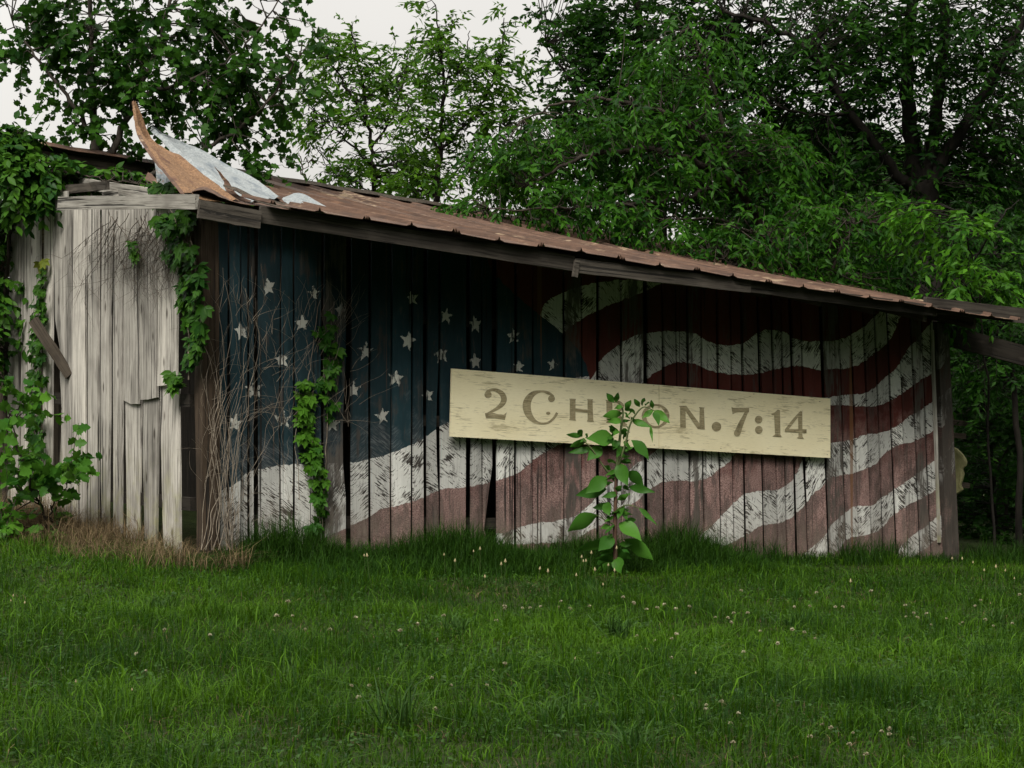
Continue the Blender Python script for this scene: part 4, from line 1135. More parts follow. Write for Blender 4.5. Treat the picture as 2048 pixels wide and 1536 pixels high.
# ------------------------------------------------------------------ creepers and dry vines (built in barn space, then placed with it)
def vine_root(name, label, u, v, cat='vine', group=None):
    w = BM @ Vector((u, v, 0))
    o = empty(name, (w.x, w.y, bground(u, v)), TH)
    tag(o, label, cat, group)
    return o, Vector((u, v, bground(u, v)))
def palm(Lv, off, c, nrm, size, tint, k=5):
    c = np.array(c) - np.array(off); nrm = unit(np.array(nrm) + rng.normal(size=3) * .3)
    down = np.array([0, 0, -1.0]) + rng.normal(size=3) * .35
    down = unit(down - nrm * (down @ nrm) * .7); sd = np.cross(nrm, down)
    a = np.linspace(-1.35, 1.35, k) + rng.normal(size=k) * .1
    d = np.cos(a)[:, None] * down + np.sin(a)[:, None] * sd + nrm * .15
    s = size * (1 - .25 * np.abs(a) / 1.35) * rng.uniform(.85, 1.1, k)
    Lv.add(np.repeat(c[None], k, 0), d, np.repeat(nrm[None], k, 0) + rng.normal(size=(k, 3)) * .2, s, np.clip(tint + rng.normal(size=k) * .08, 0, 1))

def creeper(name, label, groups, mat, size, base, stems, smat='dry_vine', plane='front', k=5, cat='vine'):
    o, off = vine_root(name, label, *base, cat)
    T = Tubes()
    for pts, r in stems:
        c = curve_pts(pts, 6)
        c = [p + Vector(rng.normal(size=3) * .008) - off for p in c]
        T.add(c, np.linspace(r, r * .4, len(c)), 5)
    T.build('stem', M[smat], o)
    for gi, (mat_, cl) in enumerate(groups):
        Lv = Leaves()
        for (px, py, rx, ry, n, depth, tn) in cl:
            for _ in range(n):
                while True:
                    a, b = rng.uniform(-1, 1, 2)
                    if a * a + b * b < 1: break
                x, y = px + a * rx, py + b * ry
                if plane == 'front':
                    yy = -.04 - abs(rng.normal()) * depth
                    u, z = FRONT(x, y, yy); c = (u, yy, z); nr = (rng.normal() * .3, -1, .55)
                else:
                    xx = -.04 - abs(rng.normal()) * depth
                    v, z = SIDE(x, y, xx); c = (xx, v, z); nr = (-1, rng.normal() * .3 - .3, .55)
                palm(Lv, off, c, nr, size * rng.uniform(.6, 1.15), np.clip(rng.normal(tn, .2), 0, 1), k)
        Lv.build('foliage', OVATE, M[mat_], o)
    return o
def fp(px, py, y): u, z = FRONT(px, py, y); return Vector((u, y, z))
def sp_(px, py, x): v, z = SIDE(px, py, x); return Vector((x, v, z))
creeper('creeper_vine', 'green five leaved creeper climbing the starred blue boards to the grass',
        [('creeper', [(650, 650, 26, 30, 12, .03, .12), (662, 700, 22, 35, 18, .04, .2), (655, 760, 22, 40, 18, .04, .28), (668, 820, 12, 30, 7, .03, .25), (610, 790, 15, 30, 26, .05, .85), (610, 850, 12, 40, 30, .05, .8), (624, 910, 15, 35, 28, .06, .65), (638, 960, 14, 35, 24, .06, .5), (640, 1010, 11, 26, 11, .04, .35), (630, 1055, 12, 26, 9, .04, .2)])],
        'creeper', .10, (FRONT(640, 1100)[0], -.15),
        [([fp(636, 1110, -.1), fp(640, 1000, -.06), fp(620, 900, -.06), fp(612, 800, -.06), fp(625, 700, -.05), fp(640, 600, -.04)], .007), ([fp(640, 1100, -.08), fp(650, 950, -.05), fp(655, 800, -.05), fp(660, 680, -.05), fp(668, 600, -.04)], .006), ([fp(600, 1000, -.08), fp(592, 880, -.06), fp(600, 760, -.05)], .004)])
creeper('creeper_vine', 'dark creeper hanging from the eave at the barn near corner',
        [('ivy', [(345, 440, 45, 22, 40, .08, .35), (320, 378, 22, 18, 22, .05, .5), (360, 500, 26, 40, 34, .08, .3), (385, 560, 20, 50, 30, .07, .22), (395, 640, 20, 60, 26, .06, .25), (372, 600, 14, 60, 20, .05, .35), (385, 700, 14, 30, 10, .05, .3), (270, 490, 10, 25, 8, .04, .75), (350, 755, 8, 18, 9, .03, .6)])],
        'ivy', .13, (-.15, .2),
        [([sp_(380, 760, -.06), sp_(378, 640, -.06), sp_(370, 520, -.07), sp_(345, 430, -.12), sp_(320, 385, -.15)], .008), ([sp_(392, 720, -.05), sp_(396, 600, -.06), sp_(385, 480, -.08)], .006)], plane='side')
creeper('creeper_vine', 'narrow green creeper column up the bleached side boards',
        [('ivy', [(82, 560, 12, 30, 14, .04, .6), (76, 640, 16, 50, 40, .06, .4), (74, 740, 18, 60, 50, .06, .3), (70, 840, 20, 50, 40, .06, .25), (64, 920, 22, 40, 30, .06, .2), (40, 650, 8, 15, 5, .03, .6), (38, 570, 6, 10, 4, .03, .5), (28, 690, 10, 20, 6, .04, .5)]), ('yellow', [(84, 535, 6, 18, 6, .03, .3)])],
        'ivy', .10, (-.15, 3.6), [([sp_(66, 1080, -.06), sp_(70, 900, -.06), sp_(74, 720, -.06), sp_(86, 520, -.04)], .008)], plane='side')
tree('ivy_mound', 'mound of glossy ivy swallowing the barn rear corner and roof edge',
     [([(10, 1110, 21.6), (12, 700, 21.6), (20, 450, 21.4), (60, 350, 21.0), (150, 345, 20.9)], .03, .008), ([(20, 450, 21.4), (10, 350, 21.2), (5, 280, 21.2)], .02, .008), ([(150, 345, 20.9), (220, 362, 20.9), (300, 372, 21.0)], .012, .005)],
     [(20, 310, 21.0, 62, 62, .35, 120), (75, 342, 20.8, 48, 32, .3, 80), (140, 346, 21.1, 50, 20, .25, 46), (-30, 290, 21.2, 50, 60, .4, 50), (4, 480, 21.6, 26, 90, .3, 60), (-10, 660, 21.5, 26, 120, .3, 60), (235, 358, 21.3, 60, 20, .3, 40), (60, 385, 20.75, 50, 14, .2, 20), (290, 372, 21.2, 30, 18, .2, 16)],
     OVATE, .12, 'ivy', 'bark', 12, .28, .6, cat='ivy')
creeper('trailing_vine', 'yellow green vine tips trailing off the ivy at the wall top',
        [('yellow', [(40, 375, 10, 16, 8, .03, .3), (22, 405, 12, 10, 8, .03, .4), (60, 362, 14, 8, 6, .03, .2)])], 'yellow', .09, (-.1, 4.2), [([sp_(70, 360, -.05), sp_(40, 385, -.05), sp_(8, 415, -.05)], .004)], plane='side')

# pale dry stems tangled over the near corner of the painted wall
dv, doff = vine_root('dry_vine', 'tangle of pale leafless vine stems over the barn near corner', FRONT(430, 1100)[0], -.2)
for k in range(24):
    x = random.uniform(402, 470); y = 1100
    yy = -.10 - random.random() * .12
    pts = [fp(x, y, yy)]
    drift = random.uniform(-.12, .34); topy = random.uniform(560, 860)
    vx = random.uniform(-6, 6)
    while y > topy:
        y -= random.uniform(28, 52)
        vx = vx * .6 + random.uniform(-12, 12) + drift * 12
        x = min(max(x + vx, 385), 640)
        yy = min(-.045, yy + random.uniform(-.025, .03))
        pts.append(fp(x, y, yy))
    t_ = Tubes()
    c = [p - doff for p in curve_pts(pts, 4)]
    r = random.uniform(.0018, .005)
    t_.add(c, np.linspace(r, r * .35, len(c)), 5)
    t_.build('stem', M['dry_vine'], dv)
t_ = Tubes()
for k in range(230):
    x, y = random.uniform(400, 720), random.uniform(600, 1050)
    if x > 520 and random.random() < .6: y = random.uniform(600, 860)
    if x > 600 and y > 860: continue
    a = random.uniform(-2.4, -.4); yy = -.05 - random.random() * .06
    pts = []
    for q in range(4):
        pts.append(fp(x, y, yy) - doff)
        a += random.uniform(-.5, .5); st = random.uniform(14, 34)
        x += math.cos(a) * st; y += math.sin(a) * st
    t_.add(curve_pts(pts, 3), np.linspace(.0019, .0008, 10), 3)
t_.build('twig', M['dry_vine'], dv)['kind'] = 'stuff'
# dead rootlets under the rake board
rv, roff = vine_root('dead_creeper', 'dead brown rootlets fanning down under the bleached rake board', -.1, .6)
t_ = Tubes()
def rootlet(x, y, a, n, r, lev):
    pts = [sp_(x, y, -.06 - random.random() * .05) - roff]
    for q in range(n):
        a += random.uniform(-.35, .35) + (.12 * (math.pi / 2 - a))
        st = random.uniform(14, 26)
        x += math.cos(a) * st; y += math.sin(a) * st
        if x > 392: x = 392
        pts.append(sp_(x, y, -.05 - random.random() * .05) - roff)
        if lev < 2 and random.random() < .5:
            rootlet(x, y, a + random.choice([-1, 1]) * random.uniform(.4, 1.0), max(2, n - q - 1), r * .6, lev + 1)
    t_.add(curve_pts(pts, 3), np.linspace(r, r * .3, len(pts) * 3 - 2), 3)
for k in range(46):
    rootlet(random.uniform(215, 390), random.uniform(420, 470), random.uniform(.9, 2.4), random.randint(4, 9), .0045, 0)
t_.build('rootlet', M['dead_twig'], rv)['kind'] = 'stuff'

# loose leaning board on the side wall
lb0 = sp_(66, 640, -.28); lb1 = sp_(140, 752, -.02)
w0 = BM @ lb0; w1 = BM @ lb1
lbo = beam('leaning_board', w1, w0, .05, .10, M['dark_wood'], None)
tag(lbo, 'dark broken board sticking out slantwise from the bleached side wall', 'board')

# broken slab against the far corner, fence rails in the thicket
N = NT('mossy_limestone'); n_ = N.noise(N.objc(), 6, 5, .65)
M['slab'] = N.done(N.bsdf(N.mix(N.rng(n_, .35, .65), (.20, .19, .085), (.34, .32, .17)), .9, 0, N.bump(n_, .6, .03), .2))
outl = [(1896, 893), (1912, 897), (1926, 910), (1933, 922), (1933, 932), (1924, 938), (1928, 948), (1925, 962), (1921, 972), (1926, 980), (1916, 988), (1908, 990), (1911, 1010), (1914, 1045), (1912, 1085), (1915, 1120), (1896, 1122), (1894, 1000)]
dS = 24.35
c0 = PX(1905, 1122, dS); c0.z = float(ground(c0.x, c0.y))
vs = []; nO = len(outl)
for dd in (0, .16):
    for (x, y) in outl:
        p = PX(x, y, dS) - c0
        vs.append((p.x + random.uniform(-.006, .006) + dd * .3, p.y + dd + random.uniform(-.01, .01), p.z))
fs = [tuple(range(nO)), tuple(range(2 * nO - 1, nO - 1, -1))] + [((i + 1) % nO, i, nO + i, nO + (i + 1) % nO) for i in range(nO)]
o_ = mesh_py('stone_slab', vs, fs, M['slab']); o_.location = c0
bv = o_.modifiers.new('bevel', 'BEVEL'); bv.width = .02; bv.segments = 2
tag(o_, 'ragged pale yellowish slab standing behind the barn far corner', 'slab')
fe = empty('fence', PX(1930, 1115, 26.5)); fe.location.z = float(ground(fe.location.x, 26.5))
tag(fe, 'old grey rail fence half hidden in the thicket beside the barn', 'fence')
fo = Vector(fe.location)
for (a, b) in [((1880, 842), (1935, 848)), ((1880, 868), (1932, 873)), ((1880, 965), (1940, 972))]:
    beam('rail', PX(*a, 26.6) - fo, PX(*b, 26.5) - fo, .05, .07, M['dark_wood'], fe)
beam('post', PX(1896, 1125, 26.7) - fo, PX(1896, 830, 26.7) - fo, .12, .12, M['dark_wood'], fe, Vector((0, 1, 0)))

# ------------------------------------------------------------------ pokeweed in front of the sign
PD = 19.05
pk0 = PX(1230, 1150, PD); pk0.z = float(ground(pk0.x, pk0.y))
pk = empty('pokeweed_plant', pk0)
tag(pk, 'tall broad leaved weed standing in front of the lettered sign', 'plant')
def pp(px, py, dd=0.0): return PX(px, py, PD + dd) - pk0
def stem(pts, r0_, r1_, mat):
    t_ = Tubes(); c = curve_pts([pp(*p) for p in pts], 6); t_.add(c, np.linspace(r0_, r1_, len(c)), 8); return t_.build('stem', M[mat], pk)
stem([(1232, 1165, 0), (1230, 1080, 0), (1231, 1000, 0), (1233, 945, 0)], .022, .018, 'red_stem')
stem([(1233, 945, 0), (1237, 900, 0), (1243, 850, 0), (1246, 822, 0), (1238, 805, 0)], .017, .007, 'green_stem')
stem([(1234, 940, 0), (1250, 890, -.03), (1262, 845, -.05), (1285, 815, -.06), (1308, 821, -.08)], .013, .005, 'green_stem')
stem([(1230, 962, 0), (1205, 930, -.04), (1185, 900, -.06), (1165, 878, -.06)], .012, .005, 'green_stem')
stem([(1231, 1050, 0), (1210, 1040, -.05), (1192, 1030, -.08)], .008, .004, 'green_stem')
stem([(1231, 1020, 0), (1255, 1010, -.04), (1280, 1017, -.06)], .008, .004, 'green_stem')
PL = [(1228, 878, 1172, 878, 40, -.1), (1262, 880, 1298, 922, 26, -.05), (1236, 926, 1256, 972, 34, -.12), (1214, 955, 1170, 988, 36, -.12), (1214, 978, 1151, 991, 26, .05), (1256, 974, 1311, 985, 17, -.05), (1258, 942, 1288, 974, 28, .05), (1196, 1030, 1135, 1064, 38, -.08), (1238, 1046, 1283, 1083, 40, -.14), (1226, 1074, 1196, 1103, 34, -.14), (1248, 1078, 1307, 1121, 36, -.08), (1234, 1114, 1243, 1149, 30, -.14), (1276, 1015, 1315, 1052, 11, -.05), (1204, 895, 1174, 922, 30, -.08), (1186, 898, 1136, 906, 15, 0), (1174, 882, 1140, 894, 18, -.05), (1166, 872, 1132, 869, 11, -.05), (1164, 874, 1158, 860, 14, -.1), (1170, 876, 1174, 866, 8, -.06), (1228, 805, 1213, 786, 13, -.02), (1232, 805, 1237, 785, 13, -.04), (1246, 826, 1205, 833, 18, -.06), (1243, 842, 1214, 844, 15, -.1), (1264, 842, 1303, 855, 15, -.08), (1300, 850, 1305, 886, 6, -.08), (1308, 821, 1340, 847, 19, -.05), (1308, 823, 1317, 852, 17, -.12), (1308, 820, 1284, 838, 12, -.05), (1306, 818, 1302, 800, 9, -.05), (1285, 812, 1290, 796, 11, -.05), (1280, 814, 1268, 798, 11, -.05), (1262, 822, 1250, 806, 14, -.08), (1250, 818, 1262, 800, 12, -.04), (1212, 1004, 1219, 1032, 22, -.08), (1234, 1000, 1257, 990, 13, -.1), (1250, 1012, 1236, 1040, 16, -.08), (1222, 1010, 1185, 1016, 15, .06), (1230, 1090, 1150, 1105, 40, .08), (1232, 880, 1226, 900, 20, -.08), (1240, 890, 1232, 915, 16, -.12), (1228, 870, 1222, 850, 14, -.05), (1226, 1110, 1192, 1130, 30, .05), (1240, 1100, 1262, 1118, 24, .06), (1252, 836, 1268, 824, 10, -.1), (1244, 812, 1228, 818, 10, -.08), (1258, 838, 1246, 826, 11, -.1), (1270, 830, 1258, 818, 9, -.08), (1240, 870, 1252, 858, 12, -.1), (1236, 860, 1226, 872, 12, -.12), (1248, 880, 1254, 866, 10, -.06), (1290, 812, 1300, 806, 9, -.1), (1172, 880, 1160, 886, 10, -.1), (1222, 940, 1206, 932, 12, -.04), (1228, 985, 1244, 972, 12, -.1), (1226, 1030, 1240, 1018, 14, -.1), (1262, 835, 1276, 846, 9, -.12)]
rl = random.Random(5)
for k in range(46):
    t = rl.random()
    x0 = 1232 + 8 * t + rl.uniform(-3, 3); y0 = 1135 - 300 * t
    sg_ = rl.choice([-1, 1]); ll = rl.uniform(12, 34) * (1.15 - .6 * t)
    an = rl.uniform(-.5, .9)
    PL.append((x0 + sg_ * rl.uniform(0, 14), y0, x0 + sg_ * (8 + ll * math.cos(an)), y0 + ll * math.sin(an), rl.uniform(.28, .5) * ll, rl.uniform(-.16, .12)))
for (x0, y0, x1, y1, w_, dz_) in PL:
    w_ *= .86 if w_ > 26 else 1
    a = pp(x0, y0); b = pp(x1, y1, dz_)
    d = b - a; L_ = d.length; w = w_ / F * PD
    sd = d.cross(Vector((0, 1, 0)) + Vector(rng.normal(size=3) * .35)).normalized(); up = sd.cross(d).normalized()
    if up.z < 0: up = -up
    vs = []; fs = []
    prof = [0.02, .55, .9, 1.0, .92, .66, .34, 0.0]
    n_ = len(prof)
    dr = random.uniform(.02, .10) * L_
    for i, pr in enumerate(prof):
        t = i / (n_ - 1)
        c = a + d * t + up * (dr * 4 * t * (1 - t)) + up * .006 * math.sin(9 * t)
        hw = w * .5 * pr
        wv = .012 * math.sin(6 * t + x0)
        vs += [c + sd * hw + up * (hw * .28 + wv * pr), c, c - sd * hw + up * (hw * .28 - wv * pr)]
    for i in range(n_ - 1):
        o3 = 3 * i
        fs += [(o3, o3 + 1, o3 + 4, o3 + 3), (o3 + 1, o3 + 2, o3 + 5, o3 + 4)]
    lf = mesh_py('leaf', vs, fs, M['poke'], pk, True)
    at = lf.data.attributes.new('tint', 'FLOAT', 'POINT')
    tn = min(1, max(0, random.gauss(.5, .25) if dz_ < 0 else .15))
    at.data.foreach_set('value', np.full(len(vs), tn, np.float32))

# ------------------------------------------------------------------ maple sapling by the side wall
tree('maple_sapling', 'low maple sapling spreading its leaves before the side wall boards',
     [([(95, 1110, 19.4), (92, 1040, 19.4), (60, 960, 19.3), (30, 880, 19.2), (10, 800, 19.2)], .016, .005), ([(92, 1040, 19.4), (120, 990, 19.2), (145, 930, 19.1)], .008, .003), ([(80, 1010, 19.4), (40, 980, 19.2), (0, 970, 19.2)], .008, .003)],
     [(30, 800, 19.2, 45, 50, .3, 9), (40, 900, 19.2, 60, 60, .3, 14), (90, 960, 19.3, 60, 50, .3, 12), (148, 940, 19.1, 20, 35, .15, 6), (20, 1000, 19.2, 60, 50, .3, 12), (100, 1040, 19.3, 50, 30, .3, 8)],
     MAPLE, .125, 'creeper', 'bark', 7, .34, .3, flat=.25, cat='sapling')

# ------------------------------------------------------------------ grass
def inside_barn(x, y):
    lx = (x - OX) * cT + (y - OY) * sT; ly = -(x - OX) * sT + (y - OY) * cT
    return (lx > -.03) & (lx < LEN + .05) & (ly > -.02) & (ly < 9.1)
def blades(x, y, h, w, tint, lean_=.5, curl=.6):
    n = len(x)
    z = ground(x, y)
    az = rng.random(n) * 2 * math.pi
    dx, dy = np.cos(az), np.sin(az)
    fx, fy = -np.sin(az + rng.normal(size=n) * .5), np.cos(az + rng.normal(size=n) * .5)
    ll = np.abs(rng.normal(size=n)) * lean_
    V = np.zeros((n, 5, 3))
    b = np.stack([x, y, z - .01], 1)
    side = np.stack([fx, fy, np.zeros(n)], 1) * (w / 2)[:, None]
    m = b + np.stack([dx * ll * h * .45, dy * ll * h * .45, h * .6], 1)
    t = b + np.stack([dx * ll * h * (1 + curl), dy * ll * h * (1 + curl), h * (1 - .25 * np.minimum(ll, 1.5))], 1)
    V[:, 0] = b - side; V[:, 1] = b + side; V[:, 2] = m + side * .8; V[:, 3] = m - side * .8; V[:, 4] = t
    o_ = np.arange(n) * 5
    Q = np.stack([o_, o_ + 1, o_ + 2, o_ + 3], 1); T3 = np.stack([o_ + 3, o_ + 2, o_ + 4], 1)
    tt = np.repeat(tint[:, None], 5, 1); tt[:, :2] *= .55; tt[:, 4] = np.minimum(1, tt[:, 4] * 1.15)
    return V.reshape(-1, 3), [Q, T3], tt.ravel()
def lawn(n):
    y = np.sqrt(rng.random(n) * (25 ** 2 - 7.2 ** 2) + 7.2 ** 2)
    # thin out with distance
    keep = rng.random(n) < np.clip(1.15 - (y - 8) / 22, .35, 1)
    y = y[keep]
    x = (rng.random(len(y)) * 2 - 1) * .335 * y
    m_ = len(y) // 4                                    # the lawn goes on, thinner, to both sides
    y2 = rng.uniform(5.0, 25, m_); x2 = rng.choice([-1, 1], m_) * (.335 * y2 + rng.random(m_) ** 1.3 * 4.5)
    x = np.concatenate([x, x2]); y = np.concatenate([y, y2])
    ok = ~inside_barn(x, y)
    return x[ok], y[ok]
x, y = lawn(330000)
pt = vnoise(x, y, .9, 3) * .6 + vnoise(x, y, 3.1, 4) * .4
h = (.028 + .075 * pt + .07 * smooth(.62, .85, vnoise(x, y, 5.5, 6)) + .05 * smooth(.6, .8, vnoise(x, y, 1.6, 16))) * rng.uniform(.45, 1.45, len(x))
tn = np.clip(.30 + .6 * (vnoise(x, y, .55, 8) - .4) + .45 * (vnoise(x, y, 2.4, 9) - .5) + rng.normal(size=len(x)) * .26 - .16 * smooth(.62, .85, vnoise(x, y, 5.5, 6)), 0, 1)
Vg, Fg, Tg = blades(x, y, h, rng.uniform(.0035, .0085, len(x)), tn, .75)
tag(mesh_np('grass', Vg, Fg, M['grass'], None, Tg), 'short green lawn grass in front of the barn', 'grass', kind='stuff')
# broader clover and weed leaves lying in the lawn
x, y = lawn(60000)
m_ = vnoise(x, y, 1.1, 12) > .42
x, y = x[m_], y[m_]
Lv = Leaves()
n = len(x)
Lv.add(np.stack([x, y, ground(x, y) + rng.uniform(.015, .06, n)], 1), rng.normal(size=(n, 3)) * np.array([1, 1, .35]), rng.normal(size=(n, 3)) * .4 + np.array([0, 0, 1]), rng.uniform(.018, .042, n), np.clip(rng.normal(.4, .2, n), 0, 1))
tag(Lv.build('clover_leaves', OVATE, M['weed'], None), 'low clover leaves mixed into the lawn', 'clover', kind='stuff')
# longer coarse blades here and there
x, y = lawn(26000)
m_ = vnoise(x, y, .8, 14) > .42
x, y = x[m_], y[m_]
Vg, Fg, Tg = blades(x, y, rng.uniform(.07, .20, len(x)), rng.uniform(.005, .011, len(x)), np.clip(rng.normal(.55, .25, len(x)), 0, 1), .8, .7)
tag(mesh_np('coarse_grass', Vg, Fg, M['grass'], None, Tg), 'longer coarse grass blades scattered over the lawn', 'grass', kind='stuff')
# dead blades and thatch showing through
x, y = lawn(30000)
m_ = vnoise(x, y, 1.7, 51) * .6 + vnoise(x, y, 5.0, 52) * .4 > .56
x, y = x[m_], y[m_]
Vg, Fg, Tg = blades(x, y, rng.uniform(.03, .085, len(x)), rng.uniform(.003, .006, len(x)), np.clip(rng.normal(.35, .25, len(x)), 0, 1), 1.1, .9)
tag(mesh_np('dead_grass', Vg, Fg, M['dry_grass'], None, Tg), 'dead straw blades showing through thin spots of the lawn', 'grass', kind='stuff')
# unmown strip along the wall
def strip(n, u0, u1, v0, v1, bias=1.0):
    u = rng.uniform(u0, u1, n); v = v0 + (v1 - v0) * rng.random(n) ** bias
    return OX + u * cT - v * sT, OY + u * sT + v * cT, u, v
uE = FRONT(1440, 1120)[0]
x, y, u, v = strip(26000, -.2, uE + .5, -.04, -1.35, 1.3)
pr = vnoise(x, y, 1.3, 21)
h = (.09 + .44 * pr) * np.clip(1.2 + v * .62, .15, 1) * np.clip((uE + .4 - u) * 1.1, .25, 1) * np.clip((u + .3) * 1.2, .3, 1) * rng.uniform(.5, 1.25, len(x))
Vg, Fg, Tg = blades(x, y, h, rng.uniform(.004, .009, len(x)), np.clip(rng.normal(.4, .22, len(x)), 0, 1), .5, .6)
tag(mesh_np('tall_grass', Vg, Fg, M['tall_grass'], None, Tg), 'tall unmown dark grass along the foot of the painted wall', 'grass', kind='stuff')
x, y, u, v = strip(6000, uE - .3, LEN + 3.5, -.03, -.5, 1.4)
h = rng.uniform(.06, .20, len(x)) * np.clip(1 + v, .4, 1) * (1 + 1.2 * (vnoise(x, y, 1.6, 31) > .62))
Vg, Fg, Tg = blades(x, y, h, rng.uniform(.004, .008, len(x)), np.clip(rng.normal(.35, .2, len(x)), 0, 1), .5, .6)
tag(mesh_np('wall_grass', Vg, Fg, M['tall_grass'], None, Tg), 'short dark grass fringe at the far end of the painted wall', 'grass', kind='stuff')
# dry grass in front of the side wall
n = 44000
px_ = rng.uniform(-140, 500, n); d_ = rng.uniform(16.9, 21.5, n)
x = (px_ - 1024) / F * d_; y = d_
lv = -(x - OX) * sT + (y - OY) * cT; lu = (x - OX) * cT + (y - OY) * sT          # barn space
front_ = np.where(lv > 0, -lu, np.hypot(lu, lv))                                 # distance from the wall
wid = (.22 + .70 * vnoise(x, y, .9, 41) + .45 * vnoise(x, y, 4.0, 43)) * (1 + .5 * smooth(.2, 2.0, lv))
ok = ~inside_barn(x, y) & (front_ < wid) & (lu < .55)
ok &= rng.random(n) < np.clip(1.1 - front_ / wid, .04, 1) * (.45 + .55 * smooth(.35, .6, vnoise(x, y, 3.0, 44)))
x, y = x[ok], y[ok]
h = (.08 + .32 * vnoise(x, y, 2.6, 40) ** 1.2) * rng.uniform(.5, 1.35, len(x))
Vg, Fg, Tg = blades(x, y, h, rng.uniform(.003, .006, len(x)), np.clip(rng.normal(.45, .28, len(x)), 0, 1), .85, .9)
tag(mesh_np('dry_grass', Vg, Fg, M['dry_grass'], None, Tg), 'dead tan grass matted below the bleached side wall', 'grass', kind='stuff')

# ------------------------------------------------------------------ tufts, clover heads, seed stalks
def GP(px, py):
    d = 12.0
    for _ in range(40):
        p = PX(px, py, d); g = float(ground(p.x, p.y))
        d += ((CAMZ - g) * F / (py - 768) - d) * .5
    p = PX(px, py, d); p.z = float(ground(p.x, p.y))
    return p
TUFTS = [(1235, 1283, .26, 60, 'dark spiky grass tuft in the middle of the clover patch'), (912, 1270, .20, 46, 'dark broad bladed tuft left of the tall weed'), (792, 1462, .34, 34, 'tall narrow dark tuft in the near lawn'), (1988, 1255, .24, 50, 'dense dark tuft at the lawn edge beside the clover'), (1965, 1325, .18, 36, 'low broad leaved tuft nearer than the dense one at the lawn edge'), (1590, 1262, .22, 26, 'loose tuft with two long pale blades below the sign end'), (1115, 1440, .16, 40, 'leafy low tuft in the near lawn right of the tall narrow one'), (1195, 1205, .20, 40, 'dark tuft just in front of the tall weed'), (1275, 1500, .15, 40, 'low coarse tuft at the lawn front edge'), (320, 1225, .18, 40, 'grass tuft below the dead tan grass')]
for (x, y, hh, n, lab) in TUFTS:
    p = GP(x, y)
    n = int(n * 1.8)
    rr = .085 * np.sqrt(rng.random(n)); aa = rng.random(n) * 2 * math.pi
    bx, by = p.x + rr * np.cos(aa), p.y + rr * np.sin(aa)
    Vg, Fg, Tg = blades(bx, by, hh * rng.uniform(.4, 1.1, n), rng.uniform(.005, .012, n), np.clip(rng.normal(.55, .25, n), 0, 1), .7, .8)
    o_ = mesh_np('grass_tuft', Vg - np.array(p), Fg, M['weed'], None, Tg)
    o_.location = p
    tag(o_, lab, 'grass tuft', 'tufts in the lawn')

N = NT('clover_petal'); z_ = N.sep(N.objc())[2]
c_ = N.mix(N.rng(z_, .085, .10), (.13, .075, .04), (.38, .355, .24))
c_ = N.mix(N.rng(z_, .072, .078), (.03, .07, .015), c_)
M['clover'] = N.done(N.bsdf(c_, .7))
def clover_mesh():
    L = Leaves(); n = 34
    u = rand_unit(n); u[:, 2] = np.abs(u[:, 2]) * 1.1 - .35
    u = unit(u)
    L.add(u * .004 + np.array([0, 0, .094]), u + np.array([0, 0, .25]), rand_unit(n), np.full(n, .013), np.full(n, .5))
    o = L.build('clover_flower', OVATE, M['clover'])
    me = o.data
    T = Tubes(); T.add([(0, 0, -.01), (.004, .002, .05), (0, 0, .092)], .0012, 3)
    s = T.build('tmp', M['clover'])
    v1 = np.zeros(len(me.vertices) * 3); me.vertices.foreach_get('co', v1)
    v2 = np.zeros(len(s.data.vertices) * 3); s.data.vertices.foreach_get('co', v2)
    f1 = np.array([p.vertices[:] for p in me.polygons]); f2 = np.array([p.vertices[:] for p in s.data.polygons]) + len(v1) // 3
    bpy.data.objects.remove(o); bpy.data.objects.remove(s)
    return mesh_np('clover_flower', np.concatenate([v1, v2]), [f1, f2], M['clover'])
CL = [(575, 1217), (590, 1234), (552, 1247), (547, 1266), (617, 1267), (665, 1272), (416, 1278), (333, 1266), (284, 1318), (288, 1343), (808, 1274), (834, 1260), (988, 1250), (1005, 1224), (1000, 1225), (893, 1240), (706, 1247), (744, 1384), (694, 1382), (760, 1346), (720, 1412), (868, 1366), (880, 1430), (990, 1345), (1010, 1340), (30, 1465), (965, 1378), (895, 1374), (1045, 1217), (1066, 1222), (1087, 1215), (1121, 1205), (1118, 1215), (1140, 1219), (1145, 1222), (1181, 1218), (1260, 1215), (1290, 1226), (1308, 1225), (1335, 1216), (1375, 1219), (1353, 1228), (1430, 1235), (1468, 1234), (1500, 1234), (1461, 1254), (1447, 1243), (1280, 1277), (1314, 1287), (1292, 1302), (1345, 1284), (1348, 1283), (1584, 1270), (1604, 1273), (1636, 1284), (1588, 1216), (1611, 1216), (1677, 1220), (1678, 1218), (1812, 1220), (1826, 1232), (1826, 1240), (1855, 1234), (1856, 1248), (1895, 1238), (1915, 1248), (1968, 1247), (1988, 1250), (2029, 1250), (1960, 1206), (1958, 1213), (2044, 1195), (1930, 1246), (1816, 1235), (1417, 1415), (1411, 1431), (1471, 1440), (1469, 1457), (1450, 1422), (1644, 1455), (1672, 1471), (1622, 1490), (1786, 1486), (1699, 1505), (1737, 1526), (1811, 1524), (1786, 1475), (1757, 1474), (1710, 1472), (1340, 1324), (1198, 1314), (1391, 1342), (1491, 1312), (1552, 1297), (1473, 1500), (1250, 1202), (1520, 1266), (1640, 1190), (1475, 1185), (1745, 1190)]
proto = clover_mesh()
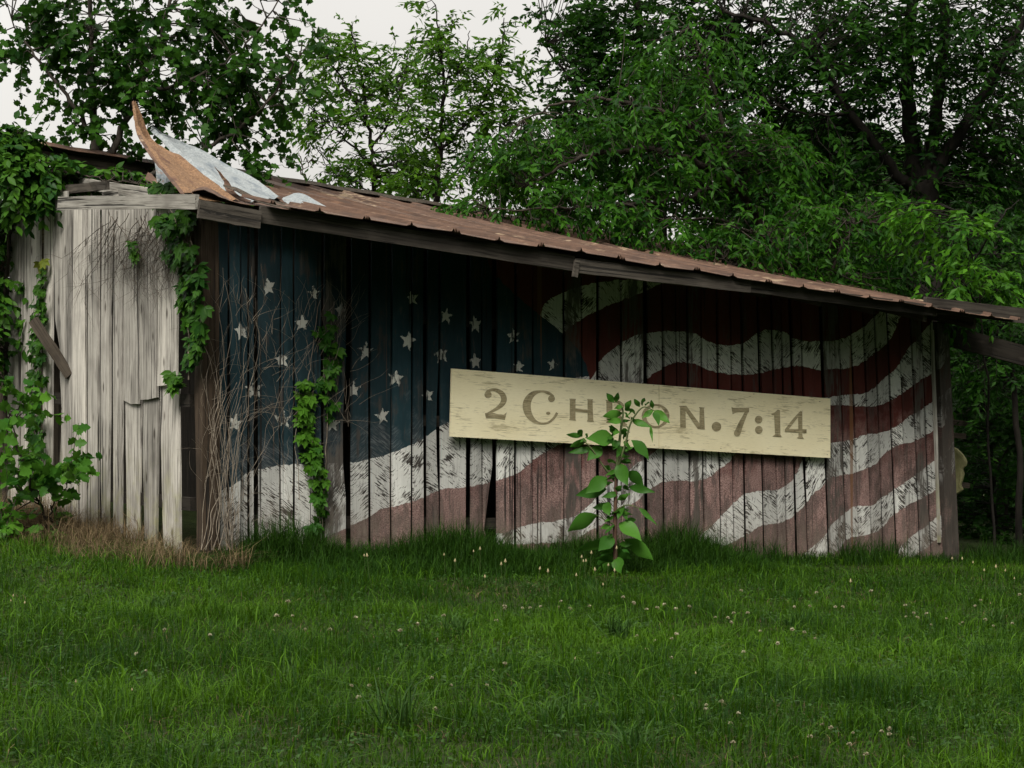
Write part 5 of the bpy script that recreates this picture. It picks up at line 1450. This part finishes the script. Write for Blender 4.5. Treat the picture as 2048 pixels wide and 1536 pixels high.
for k, (x, y) in enumerate(CL):
    o = proto if k == 0 else link(proto.copy())
    p = GP(x, y + 18); o.location = p
    s_ = random.uniform(.65, 1.1) * (1.12 if y < 1300 else .85)
    o.scale = (s_, s_, s_); o.rotation_euler = (random.uniform(-.3, .3), random.uniform(-.3, .3), random.uniform(0, 6))
    tag(o, 'small cream white clover flower head in the lawn', 'flower', 'clover flowers in the lawn')
N = NT('seed_head'); z_ = N.sep(N.objc())[2]
c_ = N.mix(N.rng(z_, .262, .268), (.075, .105, .035), (.36, .31, .17))
M['seed'] = N.done(N.bsdf(c_, .8))
T = Tubes()
T.add([(0, 0, -.02), (.01, .004, .12), (.004, 0, .266)], [.0018, .0015, .0013], 4)
T.add([(.004, 0, .262), (.004, 0, .272), (.004, 0, .284), (.004, 0, .30)], [.002, .0085, .007, .0015], 6)
for q in range(6):
    a = q * 1.05
    T.add([(.004, 0, .272), (.004 + .014 * math.cos(a), .014 * math.sin(a), .277)], [.0022, .001], 3)
sproto = T.build('seed_stalk', M['seed'])
SS = [(1152, 1150), (1160, 1112), (1172, 1112), (1174, 1116), (1178, 1108), (1193, 1148), (1213, 1125), (1212, 1160), (1228, 1098), (1230, 1140), (1098, 1152), (1072, 1140), (1012, 1133), (968, 1155), (730, 1100), (745, 1120), (890, 1098), (906, 1122), (946, 1088), (958, 1100), (1004, 1130), (1906, 1105), (1926, 1108), (1947, 1110), (1968, 1132), (2005, 1130), (2030, 1140), (1990, 1135), (1983, 1190), (1700, 1170), (25, 1195), (45, 1212), (24, 1200), (150, 1370), (262, 1380), (1392, 1345), (1145, 1312)]
for k, (x, y) in enumerate(SS):
    o = sproto if k == 0 else link(sproto.copy())
    d = 16.5 if 1080 <= y < 1175 else (13 if y < 1300 else 11)
    hpx = .30 * F / d
    p = GP(x, y + hpx * (.8 if y < 1175 else .45)); o.location = p
    s_ = random.uniform(.7, 1.05) * (1 if y < 1175 else .55); o.scale = (s_, s_, s_)
    o.rotation_euler = (random.uniform(-.12, .12), random.uniform(-.12, .12), random.uniform(0, 6))
    tag(o, 'thin plantain stalk tipped with a pale seed head', 'seed stalk', 'plantain stalks in the grass')
